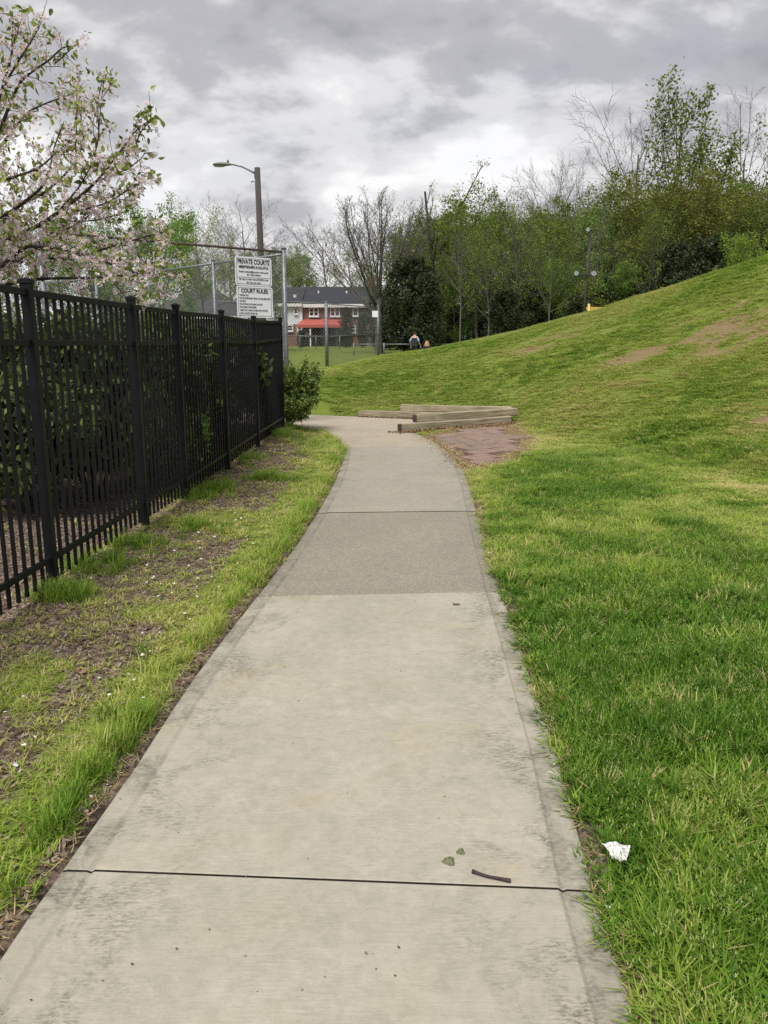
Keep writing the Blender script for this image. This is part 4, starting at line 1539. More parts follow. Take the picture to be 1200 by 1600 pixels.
def shrub(key, x, y, h, w, label, group=None, rot=0.0, name='shrub'):
    rt = empty(name, (x, y, gz(x, y)), rot)
    a, b, _ = SPEC[key]
    for nm, me_ in (('stems', a), ('foliage', b)):
        o = link(nm, me_, None, rt)
        o.scale = (w, w, h)
    return tag(rt, label, 'shrub', group)


q = gnd(463, 652, .15)
shrub('shrub_a', -1.95, 14.9, 1.08, .82, 'leafy green shrub at the end of the black fence', rot=.6)
shrub('shrub_a', -1.78, 14.3, .50, .55, 'small low green shrub at the foot of the fence end', rot=2.2)
SH = 'dark shrubs behind the black fence'
for i, (x, y, h, w, k, lb) in enumerate([
        (-3.2, 6.9, 1.05, .9, 'shrub_b', 'dark shrub behind the second fence panel'), (-2.95, 7.7, 1.4, 1.0, 'shrub_c', 'dark shrub behind the short fence panel'),
        (-2.75, 8.9, 1.35, 1.05, 'shrub_b', 'dark shrub behind the middle of the fence, leaves poking through'), (-2.7, 10.2, 1.3, 1.0, 'shrub_c', 'dark shrub behind the fourth visible fence panel'),
        (-2.65, 11.6, 1.3, 1.05, 'shrub_b', 'dark shrub behind the last but one fence panel'), (-2.6, 13.0, 1.3, 1.0, 'shrub_c', 'dark shrub behind the last fence panel'),
        (-3.9, 9.4, 1.5, 1.2, 'shrub_b', 'taller dark shrub in the second row behind the fence'), (-3.9, 12.2, 1.5, 1.2, 'shrub_c', 'farther tall shrub in the second row behind the fence'),
        (-4.1, 7.2, 1.1, 1.1, 'shrub_a', 'lighter green shrub seen between the first pickets'), (-4.9, 6.2, 1.0, 1.0, 'shrub_a', 'light green shrub at the left edge behind the fence')]):
    shrub(k, x, y, h, w, lb, SH, rot=i * 1.7)
shrub('shrub_a', -2.28, 8.35, .80, .42, 'lighter leafy shoots pushing through the middle of the black fence', rot=.3)

# pale court surface glimpsed through the fence
M['court'] = simple('green court surface', (0.10, 0.20, 0.16), (0.13, 0.24, 0.19), 2, 0.9, 0, 0, None, 0.2, True)
ct = MB()
xs_, ys_ = np.linspace(-24, -6.5, 12), np.linspace(7, 24, 12)
for a_ in range(11):
    for b_ in range(11):
        qd = [(xs_[a_], ys_[b_]), (xs_[a_ + 1], ys_[b_]), (xs_[a_ + 1], ys_[b_ + 1]), (xs_[a_], ys_[b_ + 1])]
        ct.add([(u, w, .36) for u, w in qd], [(0, 1, 2, 3)])
tag(ct.build('tennis_court', M['court']), 'green tennis court surface glimpsed through the black fence', kind='structure')

# ------------------------------------------------------------------ flowering cherry
ch_x, ch_y = -5.3, 7.6
cherry = empty('cherry_tree', (ch_x, ch_y, gz(ch_x, ch_y)))
CO = np.array(cherry.location)
RC = np.random.default_rng(77)
wood, twigs = MB(), []


def spline(P, n):
    P = np.array(P, float)
    t = np.linspace(0, len(P) - 1, n)
    out = []
    for q in t:
        i = min(int(q), len(P) - 2)
        f = q - i
        p0, p1, p2, p3 = P[max(i - 1, 0)], P[i], P[i + 1], P[min(i + 2, len(P) - 1)]
        out.append(.5 * ((2 * p1) + (-p0 + p2) * f + (2 * p0 - 5 * p1 + 4 * p2 - p3) * f * f + (-p0 + 3 * p1 - 3 * p2 + p3) * f ** 3))
    return np.array(out)


fork = np.array([ch_x + .15, ch_y - .05, 1.25])
wood.tube(spline([CO + (0, 0, -.2), CO + (.03, .02, .6), fork], 6) - CO, [.13, .115, .11, .105, .1, .095], 10, False)
LIMBS = [   # pixel column, pixel row, distance
    [(0, 383, 7.2), (60, 352, 7.1), (110, 318, 7.0), (150, 284, 6.95), (185, 240, 6.9), (212, 205, 6.9), (236, 186, 6.9)],
    [(-30, 430, 7.5), (40, 400, 7.4), (80, 372, 7.35), (115, 352, 7.3), (150, 330, 7.3)],
    [(-30, 440, 7.0), (30, 392, 6.95), (60, 385, 6.9), (110, 392, 6.8), (150, 405, 6.75), (195, 420, 6.7), (245, 438, 6.7)],
    [(-40, 460, 7.4), (30, 440, 7.3), (80, 435, 7.2), (140, 434, 7.1), (185, 430, 7.1), (235, 420, 7.0), (265, 408, 7.0)],
    [(-60, 330, 7.3), (-15, 240, 7.2), (15, 165, 7.15), (35, 125, 7.1), (75, 95, 7.1), (98, 75, 7.1), (118, 72, 7.1)],
    [(-60, 340, 6.8), (-20, 210, 6.7), (0, 150, 6.7), (18, 85, 6.7), (24, 50, 6.7), (16, 22, 6.7)],
    [(-70, 320, 7.7), (0, 230, 7.7), (40, 180, 7.6), (75, 160, 7.6), (120, 145, 7.6)],
    [(-80, 300, 7.2), (-30, 200, 7.1), (20, 110, 7.0), (45, 70, 7.0), (62, 42, 7.0)],
    [(-40, 400, 7.8), (20, 330, 7.8), (70, 300, 7.7), (110, 262, 7.7), (130, 215, 7.7), (118, 145, 7.7)],
    [(90, 330, 7.0), (125, 290, 6.9), (150, 235, 6.85), (157, 170, 6.85), (162, 122, 6.85)],
    [(60, 405, 7.3), (120, 400, 7.2), (175, 385, 7.1), (220, 372, 7.1), (262, 362, 7.0)],
    [(-50, 300, 6.6), (10, 280, 6.5), (60, 262, 6.5), (90, 235, 6.5)],
    [(120, 330, 7.1), (170, 315, 7.0), (205, 290, 7.0), (222, 258, 7.0)],
    [(140, 405, 6.75), (180, 445, 6.7), (205, 470, 6.7), (240, 478, 6.7)],
    [(-120, 380, 7.2), (-90, 250, 7.2), (-70, 150, 7.2), (-50, 90, 7.2), (-30, 45, 7.2)],
    [(-30, 360, 7.0), (25, 325, 7.0), (70, 285, 7.0), (85, 230, 7.0), (100, 190, 7.0)],
    [(100, 345, 7.3), (140, 345, 7.2), (185, 335, 7.2), (215, 320, 7.2)],
    [(150, 284, 6.95), (190, 268, 7.0), (218, 250, 7.0), (228, 235, 7.0)],
]
limbs3 = []
for i, Lm in enumerate(LIMBS):
    P = [at(*q) for q in Lm]
    r0, r1 = .012, .003
    if Lm[0][0] <= 0:
        P = [fork + RC.normal(0, .03, 3)] + [(fork + P[0]) / 2 + np.array([0, 0, .1])] + P
        r0 = .024
    elif i in (9, 12, 13, 16, 17):
        r0 = .007
    P = spline(P, 7 * len(P))
    wood.tube(P - CO, np.linspace(r0, r1, len(P)), 7, False)
    limbs3.append((P, i))
for k in range(9):      # the side of the crown away from the path
    az = math.radians(105 + k * 19)
    ln = 1.6 + RC.random() * .9
    d = np.array([math.cos(az), math.sin(az), .75 + .6 * RC.random()])
    P = spline([fork, fork + d * ln * .5 + RC.normal(0, .1, 3), fork + d * ln + np.array([0, 0, .2])], 16)
    wood.tube(P - CO, np.linspace(.03, .004, 16), 6, False)
    limbs3.append((P, 100))
FL, LF, TIPS = [], [], []
for P, idx in limbs3:
    seg = np.linalg.norm(np.diff(P, axis=0), axis=1)
    tot = seg.sum()
    cum = np.concatenate([[0], np.cumsum(seg)])
    n = int(tot / (.060 if idx < 100 else .12))
    for k in range(n):
        s_ = (k + RC.random()) / n * tot
        if idx < 100 and s_ < .18 * tot and P[0][2] < 1.6:
            continue
        i = min(int(np.searchsorted(cum, s_)) - 1, len(P) - 2)
        i = max(i, 0)
        b = P[i] + (P[i + 1] - P[i]) * ((s_ - cum[i]) / (seg[i] + 1e-9))
        d = norm(P[i + 1] - P[i])
        dd = norm(d * .5 + perp(d, RC.random() * 6.28) * .9 + np.array([0, 0, .25]))
        ln = (.14 + .30 * RC.random()) * (1.15 - .5 * s_ / tot)
        nn = 4
        tp = [b]
        for _ in range(nn):
            dd = norm(dd + RC.normal(0, .22, 3) + np.array([0, 0, .03]))
            tp.append(tp[-1] + dd * ln / nn)
        tp = np.array(tp)
        wood.tube(tp - CO, np.linspace(.0038, .0015, nn + 1), 4, False)
        # spurs carry bunches of blossom and young leaves
        for q in tp[1:]:
            if RC.random() < .70:
                c = q + RC.normal(0, .016, 3)
                m = RC.integers(4, 9)
                FL.append(c[None] + RC.normal(0, .024, (m, 3)) + np.array([0, 0, -.015]))
            if RC.random() < .50:
                m = RC.integers(1, 4)
                LF.append(q[None] + RC.normal(0, .035, (m, 3)))
        LF.append(tp[-1][None] + RC.normal(0, .03, (2, 3)))
# long leafy shoots standing out of the crown
for a_, b_ in [((155, 215, 6.85), (161, 118, 6.85)), ((118, 240, 7.0), (120, 138, 7.0)), ((205, 215, 6.9), (226, 172, 6.9)), ((212, 225, 6.9), (242, 182, 6.9)),
               ((40, 85, 7.1), (66, 32, 7.1)), ((18, 75, 6.7), (19, 22, 6.7)), ((85, 100, 7.1), (116, 72, 7.1)), ((235, 420, 7.0), (262, 365, 7.0)), ((225, 440, 7.0), (285, 428, 7.0))]:
    a3, b3_ = at(*a_), at(*b_)
    tp = spline([a3, (a3 + b3_) / 2 + RC.normal(0, .02, 3), b3_], 9)
    wood.tube(tp - CO, np.linspace(.0065, .003, 9), 5, False)
    for j, q in enumerate(tp[2:]):
        LF.append(q[None] + RC.normal(0, .014, (2, 3)))
    LF.append(tp[-1][None] + RC.normal(0, .035, (7, 3)))
    FL.append(tp[-1][None] + RC.normal(0, .035, (4, 3)) - np.array([0, 0, .05]))
wood.build('trunk', M['cherry_bark'], cherry, True)
LF = np.concatenate(LF) - CO


def oval_leaves(name, P, size, R, tone):
    n = len(P)
    a = R.normal(0, 1, (n, 3)) - np.array([0, 0, .35])
    a /= np.linalg.norm(a, axis=1)[:, None]
    b = np.cross(a, R.normal(0, 1, (n, 3)))
    b /= np.linalg.norm(b, axis=1)[:, None]
    c = np.cross(a, b)
    s_ = (size * (.55 + .9 * R.random(n)))[:, None]
    a, b, c = a * s_ * 2.1, b * s_ * .5, c * s_ * .25
    V = np.stack([P, P + a * .3 + b + c, P + a * .62 + b * .85 + c, P + a, P + a * .62 - b * .85 + c, P + a * .3 - b + c], 1).reshape(-1, 3)
    i = np.arange(n) * 6
    F = np.concatenate([np.stack([i, i + 1, i + 2, i + 3], 1), np.stack([i, i + 3, i + 4, i + 5], 1)])
    me_ = fast_mesh(name, V, F)
    vattr(me_, 'bl', np.repeat(tone, 6))
    return me_


def blossom_mesh(C, r):
    """flowers of five petals with a random facing"""
    n = len(C)
    f = RC.normal(0, 1, (n, 3)) + np.array([0, 0, -.1])
    f /= np.linalg.norm(f, axis=1)[:, None]
    a = np.cross(f, RC.normal(0, 1, (n, 3)))
    a /= np.linalg.norm(a, axis=1)[:, None]
    b = np.cross(f, a)
    V, T = [], []
    base = RC.random(n) * .6 + .2
    rr = r * (.75 + .5 * RC.random(n))[:, None]
    for k in range(5):
        t = k * 2 * math.pi / 5
        for (ra, dt, up) in ((.12, 0, 0), (.75, -.50, .22), (1.0, 0, .32), (.75, .50, .22)):
            V.append(C + rr * ra * (a * math.cos(t + dt) + b * math.sin(t + dt)) + f * rr * up)
            T.append(np.clip(base + (.18 if ra > .5 else -.45) + RC.normal(0, .08, n), 0, 1))
    V = np.stack(V, 1).reshape(-1, 3)
    T = np.stack(T, 1).ravel()
    i = (np.arange(n) * 20)[:, None] + np.arange(5)[None] * 4
    i = i.ravel()
    me = fast_mesh('blossom', V, np.stack([i, i + 1, i + 2, i + 3], 1))
    vattr(me, 'bl', T)
    return me


link('leaves', oval_leaves('leaves', LF, .026, RC, RC.random(len(LF))), M['l_cherry'], cherry)
FL = np.concatenate(FL) - CO
bl = link('blossom', blossom_mesh(FL, .0185), M['petal'], cherry)
bl['kind'] = 'stuff'
tag(cherry, 'cherry tree in pale pink blossom behind the black fence', 'tree')

# ------------------------------------------------------------------ two walkers beyond the bank
M['skin'] = simple('skin', (0.50, 0.31, 0.24), (0.56, 0.36, 0.28), 12, 0.6)
M['vest'] = simple('dark vest', (0.018, 0.022, 0.024), (0.034, 0.04, 0.04), 12, 0.9)
M['shirt'] = simple('pale blue shirt', (0.22, 0.36, 0.68), (0.30, 0.44, 0.74), 12, 0.9)
M['trousers'] = simple('dark trousers', (0.012, 0.013, 0.018), (0.02, 0.021, 0.028), 12, 0.9)
M['hair_dark'] = simple('dark hair', (0.018, 0.011, 0.009), (0.035, 0.022, 0.018), 40, 0.6, 0, 0, (1, 1, .1))
M['hair_fair'] = simple('fair hair', (0.32, 0.19, 0.10), (0.46, 0.29, 0.17), 40, 0.6, 0, 0, (1, 1, .1))
M['jacket'] = simple('navy purple jacket', (0.03, 0.025, 0.12), (0.05, 0.04, 0.17), 12, 0.9)
M['shoe'] = simple('shoe', (0.02, 0.02, 0.02), (0.04, 0.04, 0.04), 12, 0.7)


def skin_obj(name, verts, edges, radii, mat, parent, root=0, sub=2):
    me_ = bpy.data.meshes.new(name)
    me_.from_pydata([tuple(v) for v in verts], edges, [])
    o = link(name, me_, mat, parent)
    m = o.modifiers.new('skin', 'SKIN')
    m.use_smooth_shade = True
    for i, r in enumerate(radii):
        rr = r if isinstance(r, tuple) else (r, r)
        me_.skin_vertices[0].data[i].radius = rr
    me_.skin_vertices[0].data[root].use_root = True
    sb = o.modifiers.new('subdivision', 'SUBSURF')
    sb.levels = sb.render_levels = sub
    return o


def hand(name, wrist, direction, side, s, parent):
    """palm with four bent fingers and a thumb, relaxed"""
    w, d = np.array(wrist, float), norm(np.array(direction, float))
    out = norm(np.cross(d, (0, 1, 0)))
    fw = np.array([0, 1.0, 0]) * .2
    V, E, Rr = [w, w + d * .05 * s, w + d * .085 * s], [(0, 1), (1, 2)], [.022 * s, .03 * s, .032 * s]
    for k, ln in enumerate((.068, .078, .072, .055)):
        b = w + d * .088 * s + np.array([0, 1, 0]) * (.021 - .014 * k) * s
        i = len(V)
        V += [b, b + d * ln * .5 * s, b + d * ln * .85 * s - out * side * .02 * s]
        E += [(2, i), (i, i + 1), (i + 1, i + 2)]
        Rr += [.009 * s, .0085 * s, .007 * s]
    i = len(V)
    V += [w + d * .04 * s + np.array([0, .035, 0]) * s, w + d * .075 * s + np.array([0, .05, 0]) * s]
    E += [(1, i), (i, i + 1)]
    Rr += [.011 * s, .009 * s]
    return skin_obj(name, V, E, Rr, M['skin'], parent, 0, 1)


def person(x, y, h, heading, label, adult=True):
    rt = empty('person', (x, y, gz(x, y)), heading)
    k = h / 1.75
    S = lambda *p: tuple(c * k for c in p)
    # local +Y is the way the person faces
    pel, wa, chst, nk = S(0, 0, .95), S(0, .0, 1.12), S(0, 0, 1.34), S(0, 0, 1.49)
    hb, ht = S(0, .02, 1.58), S(0, .03, 1.69)
    shl, shr = S(-.18, 0, 1.42), S(.18, 0, 1.42)
    ell, elr = S(-.26, -.05, 1.15), S(.27, -.02, 1.15)
    wrl, wrr = S(-.27, .06, .92), S(.33, .10, .93)
    hil, hir = S(-.09, 0, .92), S(.09, 0, .92)
    knl, knr = S(-.10, .10, .50), S(.10, -.02, .50)
    anl, anr = S(-.10, .12, .09), S(.10, -.20, .11)
    tol, tor = S(-.11, .27, .04), S(.11, -.06, .03)
    V = [pel, wa, chst, nk, hb, ht, shl, ell, wrl, shr, elr, wrr, hil, knl, anl, hir, knr, anr]
    E = [(0, 1), (1, 2), (2, 3), (3, 4), (4, 5), (2, 6), (6, 7), (7, 8), (2, 9), (9, 10), (10, 11), (0, 12), (12, 13), (13, 14), (0, 15), (15, 16), (16, 17)]
    Rd = [.12, .12, .13, .055, .085, .08, .05, .034, .026, .05, .034, .026, .085, .058, .04, .085, .058, .04]
    skin_obj('body', V, E, [r * k for r in Rd], M['skin'], rt)
    hand('hand', wrl, (0, .15, -1), -1, k, rt)
    hand('hand', wrr, (.05, .2, -1), 1, k, rt)
    top = M['vest'] if adult else M['jacket']
    skin_obj('trousers', [S(0, 0, 1.0), S(0, 0, .93), hil, knl, anl, hir, knr, anr], [(0, 1), (1, 2), (2, 3), (3, 4), (1, 5), (5, 6), (6, 7)],
             [(.17 * k, .12 * k), .135 * k, .11 * k, .08 * k, .065 * k, .11 * k, .08 * k, .065 * k], M['trousers'], rt, 1)
    for a_, t_ in ((anl, tol), (anr, tor)):
        skin_obj('shoe', [(a_[0], a_[1] - .03 * k, a_[2] - .03 * k), ((a_[0] + t_[0]) / 2, (a_[1] + t_[1]) / 2, t_[2] + .03 * k), t_], [(0, 1), (1, 2)], [.05 * k, .05 * k, .04 * k], M['shoe'], rt)
    if adult:
        for a_, e_ in ((shl, ell), (shr, elr)):
            m_ = tuple(np.array(a_) * .05 + np.array(e_) * .95)
            skin_obj('sleeve', [tuple(np.array(a_) * .96), tuple((np.array(a_) + np.array(m_)) / 2), m_], [(0, 1), (1, 2)], [.07 * k, .064 * k, .06 * k], M['shirt'], rt)
        skin_obj('vest', [S(0, 0, .93), S(0, 0, 1.12), S(0, 0, 1.34), S(0, 0, 1.46), S(-.15, 0, 1.40), S(.15, 0, 1.40)], [(0, 1), (1, 2), (2, 3), (2, 4), (2, 5)],
                 [(.23 * k, .17 * k), (.215 * k, .16 * k), (.225 * k, .16 * k), .10 * k, .105 * k, .105 * k], top, rt, 1)
        skin_obj('hair', [S(0, -.03, 1.58), S(0, -.02, 1.66), S(0, .02, 1.715)], [(0, 1), (1, 2)], [.10 * k, .108 * k, .085 * k], M['hair_dark'], rt)
        skin_obj('beard', [S(0, .085, 1.56), S(0, .06, 1.52)], [(0, 1)], [.045 * k, .04 * k], M['hair_dark'], rt)
    else:
        skin_obj('jacket', [S(0, 0, .86), S(0, 0, 1.12), S(0, 0, 1.34), S(0, 0, 1.46), shl, ell, wrl, shr, elr, wrr], [(0, 1), (1, 2), (2, 3), (2, 4), (4, 5), (5, 6), (2, 7), (7, 8), (8, 9)],
                 [(.21 * k, .16 * k), (.18 * k, .15 * k), (.18 * k, .15 * k), .08 * k, .09 * k, .07 * k, .06 * k, .09 * k, .07 * k, .06 * k], top, rt, 1)
        skin_obj('hair', [S(0, .01, 1.70), S(0, -.06, 1.58), S(0, -.11, 1.42), S(0, -.14, 1.20)], [(0, 1), (1, 2), (2, 3)],
                 [.12 * k, (.17 * k, .13 * k), (.22 * k, .11 * k), (.28 * k, .08 * k)], M['hair_fair'], rt)
    for sx in (-1, 1):
        skin_obj('ear', [S(sx * .085, .01, 1.585), S(sx * .095, 0, 1.62)], [(0, 1)], [.018 * k, .018 * k], M['skin'], rt, 0, 1)
        skin_obj('eye', [S(sx * .032, .098, 1.622), S(sx * .032, .102, 1.622)], [(0, 1)], [.011 * k, .011 * k], M['shoe'], rt, 0, 1)
    skin_obj('nose', [S(0, .095, 1.625), S(0, .125, 1.588)], [(0, 1)], [.012 * k, .016 * k], M['skin'], rt, 0, 1)
    skin_obj('mouth', [S(-.025, .102, 1.545), S(.025, .102, 1.545)], [(0, 1)], [.008 * k, .008 * k], M['hair_dark'] if adult else M['skin'], rt, 0, 1)
    return tag(rt, label, 'person')


mt_ = at(648, 517.5, 37.5)
person(mt_[0], 37.5, mt_[2] - gz(mt_[0], 37.5), -.45, 'person in a dark vest over a pale blue shirt, walking away')
gt_ = at(667, 532, 37.6)
person(gt_[0], 37.6, gt_[2] - gz(gt_[0], 37.6), .05, 'child with long fair hair in a navy jacket beside the taller walker', False)

# ------------------------------------------------------------------ grass
def tuft_mesh(name, n, rad, lmin, lmax, wid, lean, heads=0, seed=0):
    R = np.random.default_rng(seed)
    V, F, B, Hd = [], [], [], []

    def quad_strip(b, d, L, w, curve, tone, hd=0.0):
        i = len(V)
        side = norm(np.cross(d, (0, 0, 1)) + 1e-6) * w / 2
        up = np.array([0, 0, 1.])
        p1 = b + (up * .75 + d * .35 * curve) * L * .55
        p2 = b + (up * (1 - .35 * curve) + d * curve) * L
        for p, s_ in ((b, 1.0), (p1, .85)):
            V.extend([p - side * s_, p + side * s_])
        V.append(p2)
        F.extend([(i, i + 1, i + 3), (i, i + 3, i + 2), (i + 2, i + 3, i + 4)])
        B.extend([tone * .8, tone * .8, tone, tone, min(1, tone + .15)])
        Hd.extend([hd] * 5)
    for k in range(n):
        a = R.random() * 6.28
        q = rad * math.sqrt(R.random())
        b = np.array([math.cos(a) * q, math.sin(a) * q, -.008])
        a2 = a + R.normal(0, 1.0)
        d = np.array([math.cos(a2), math.sin(a2), 0])
        quad_strip(b, d, lmin + (lmax - lmin) * R.random(), wid * (.7 + .6 * R.random()), lean * (.4 + R.random()), R.random())
    for k in range(heads):
        a = R.random() * 6.28
        q = rad * math.sqrt(R.random())
        b = np.array([math.cos(a) * q, math.sin(a) * q, 0])
        d = np.array([math.cos(a), math.sin(a), 0])
        L = lmax * (.9 + .35 * R.random())
        quad_strip(b, d, L, wid * .35, .3, .6)
        tip = V[-1]
        for j in range(5):
            c = tip + R.normal(0, .005, 3) + np.array([0, 0, -.004 * j])
            quad_strip(c, norm(R.normal(0, 1, 3) * (1, 1, 0) + 1e-6), .008, .003, .8, .8, .55)
    me_ = bpy.data.meshes.new(name)
    me_.from_pydata([tuple(v) for v in V], [], F)
    vattr(me_, 'bl', B)
    vattr(me_, 'head', Hd)
    me_.materials.append(M['grass'])
    return me_


TUFTS = [tuft_mesh('grass_tuft', 18, .05, .035, .090, .0068, .85, 0, 1), tuft_mesh('grass_tuft', 18, .055, .03, .080, .0064, 1.0, 0, 2),
         tuft_mesh('grass_tuft', 20, .05, .04, .09, .0062, .7, 1, 3), tuft_mesh('grass_tuft', 18, .05, .03, .075, .0056, .9, 2, 4),
         tuft_mesh('grass_tuft', 20, .045, .09, .17, .0058, .45, 0, 5), tuft_mesh('grass_tuft', 16, .04, .08, .15, .0055, .6, 2, 6),
         tuft_mesh('grass_tuft', 14, .07, .015, .045, .0050, 1.1, 0, 7)]
spots = [(1.05, 1.75), (1.2, 2.3), (1.35, 2.0), (1.6, 3.0), (-1.12, 2.9), (-1.2, 3.6), (-1.5, 3.2)]
tuft_obs = []
for me_, (x, y) in zip(TUFTS, spots):
    o = link('grass_tuft', me_)
    o.location = (x, y, gz(x, y))
    tuft_obs.append(tag(o, 'tuft of grass among the turf beside the path', 'grass', kind='stuff'))


def grass_points(seed, ymin, ymax, dens, side):
    """random places on the ground in a band of distances, kept to what can be seen"""
    R = np.random.default_rng(seed)
    if side == 'R':
        x0, x1 = -4.5, .62 * ymax + 1.6
    else:
        x0, x1 = -min(3.4, .62 * ymax + 1.0), -.4
    n = int((x1 - x0) * (ymax - ymin) * dens)
    X, Y = x0 + (x1 - x0) * R.random(n), ymin + (ymax - ymin) * R.random(n)
    ok = (np.abs(X) < .60 * Y + 1.2)
    if side == 'R':
        ok &= (X > right_x(np.minimum(Y, 15))) if ymax <= 15 else (poly_dist(X, Y, PATH_POLY) > 0)
        ok &= ~((X < -1.3) & (Y < 20.0))
    else:
        ok &= (X < left_x(Y))
    return X[ok], Y[ok], R


AX, AY, AS, AT, AV = [], [], [], [], []


def lay(X, Y, sxy, sz, tone, var):
    AX.append(X)
    AY.append(Y)
    AS.append(np.stack([sxy, sxy, sz], 1))
    AT.append(tone)
    AV.append(var)


# lawn on the right and over the bank
for seed, y0, y1, dens, sx_, sz_ in ((101, .9, 3.5, 1250, 1.0, 1.15), (102, 3.5, 6.5, 800, 1.15, 1.08), (103, 6.5, 11, 560, 1.2, .9), (104, 11, 18, 340, 1.5, .75), (105, 18, 33, 190, 1.9, .60)):
    X, Y, R = grass_points(seed, y0, y1, dens, 'R')
    dd = dirt_at(X, Y)
    pd = poly_dist(X, Y, PATH_POLY)
    pvd = poly_dist(X, Y, PAVER)
    keep = (R.random(len(X)) > dd * 1.05) & (pvd > .06) & (pd > .012)
    # worn thin places
    thin = fbm(X, Y, 2.3, 51)
    keep &= R.random(len(X)) < np.clip(1.25 - 1.3 * smooth(.56, .78, thin), .3, 1)
    X, Y, pd, dd = X[keep], Y[keep], pd[keep], dd[keep]
    patch = fbm(X, Y, .5, 61, 4)
    fine = fbm(X, Y, 3.1, 62)
    tone = .38 + .07 * smooth(8, 18, Y) + (patch - .5) * (1.6 - .7 * smooth(10, 20, Y)) + (fine - .5) * (1.2 - .75 * smooth(6, 16, Y)) + R.normal(0, .13, len(X)) + .12 * smooth(5, 12, Y) * smooth(24, 14, Y)
    tone = tone + dd * .55
    tone = np.where(R.random(len(X)) < .05, .95, tone)
    rim = smooth(.10, .02, pd)
    tone = tone + rim * .25 * (R.random(len(X)) < .5)
    v = R.choice([0, 1, 2, 3, 6], len(X), p=[.27, .27, .18, .16, .12])
    sc = sx_ * (.75 + .5 * R.random(len(X))) * (.8 + .5 * fine)
    lush = smooth(.55, .35, patch)
    szv = sz_ * (.65 + .55 * R.random(len(X))) * (.75 + .55 * lush) * (1 - .35 * rim) * (1 - .4 * dd)
    lay(X, Y, sc, szv, np.clip(tone, 0, 1), v)
# weedy strip between the path and the fence, and the ground behind the fence
for seed, y0, y1, dens, sx_ in ((111, .9, 5, 1100, .9), (112, 5, 9, 700, 1.15), (113, 9, 15.6, 300, 1.6)):
    X, Y, R = grass_points(seed, y0, y1, dens, 'L')
    e = left_x(Y) - X
    mu = mulch_at(X, Y) * smooth(.05, .13, e)
    lush = smooth(.24, .09, e) * smooth(.02, .06, e) * np.clip(.15 + 1.25 * vnoise(X, Y, 2.6, 70), 0, 1.1)
    behind = smooth(-2.1, -2.3, X)
    keep = R.random(len(X)) < np.clip(.34 * (1 - mu) ** 1.3 + .18 + lush * .7, 0, 1) * (1 - .93 * behind)
    keep &= e > .02 + .05 * vnoise(X, Y, 3.0, 75)
    X, Y, mu, e, lush = X[keep], Y[keep], mu[keep], e[keep], lush[keep]
    patch = fbm(X, Y, .9, 81)
    tone = .64 + (patch - .5) * .9 + R.normal(0, .10, len(X)) - .34 * np.clip(lush, 0, 1) + .06 * mu
    tone = np.where(R.random(len(X)) < .08, .97, tone)
    tall = (R.random(len(X)) < np.clip(lush * .75, 0, .8))
    v = np.where(tall, R.choice([4, 5], len(X)), R.choice([1, 3, 6, 6, 2], len(X)))
    sc = sx_ * (.7 + .5 * R.random(len(X)))
    lay(X, Y, sc, np.where(tall, .50 + .45 * R.random(len(X)), .4 + .45 * R.random(len(X)) * (1 - .4 * mu)), np.clip(tone, 0, 1), v)
# tufts at the foot of the fence posts and pickets
R = np.random.default_rng(120)
for (x, y, n, r_) in [(-1.93, 4.45, 60, .13), (-1.98, 5.1, 30, .2), (-1.95, 7.7, 40, .28), (-1.88, 8.2, 40, .25), (-1.35, 8.9, 45, .2), (-1.85, 5.7, 25, .2), (-1.7, 12.5, 50, .4), (-1.75, 14.1, 60, .35),
                      (-1.85, 10.0, 30, .3), (-1.6, 6.3, 18, .2)]:
    X, Y = x + R.normal(0, r_ * .6, n), y + R.normal(0, r_ * .6, n)
    k = X < left_x(Y) - .03
    X, Y = X[k], Y[k]
    lay(X, Y, .9 + .3 * R.random(len(X)), .75 + .35 * R.random(len(X)), np.clip(.26 + R.normal(0, .08, len(X)), 0, 1), R.choice([4, 5], len(X)))
X, Y, S3, T, Vv = np.concatenate(AX), np.concatenate(AY), np.concatenate(AS), np.concatenate(AT), np.concatenate(AV)
print('grass tufts', len(X))


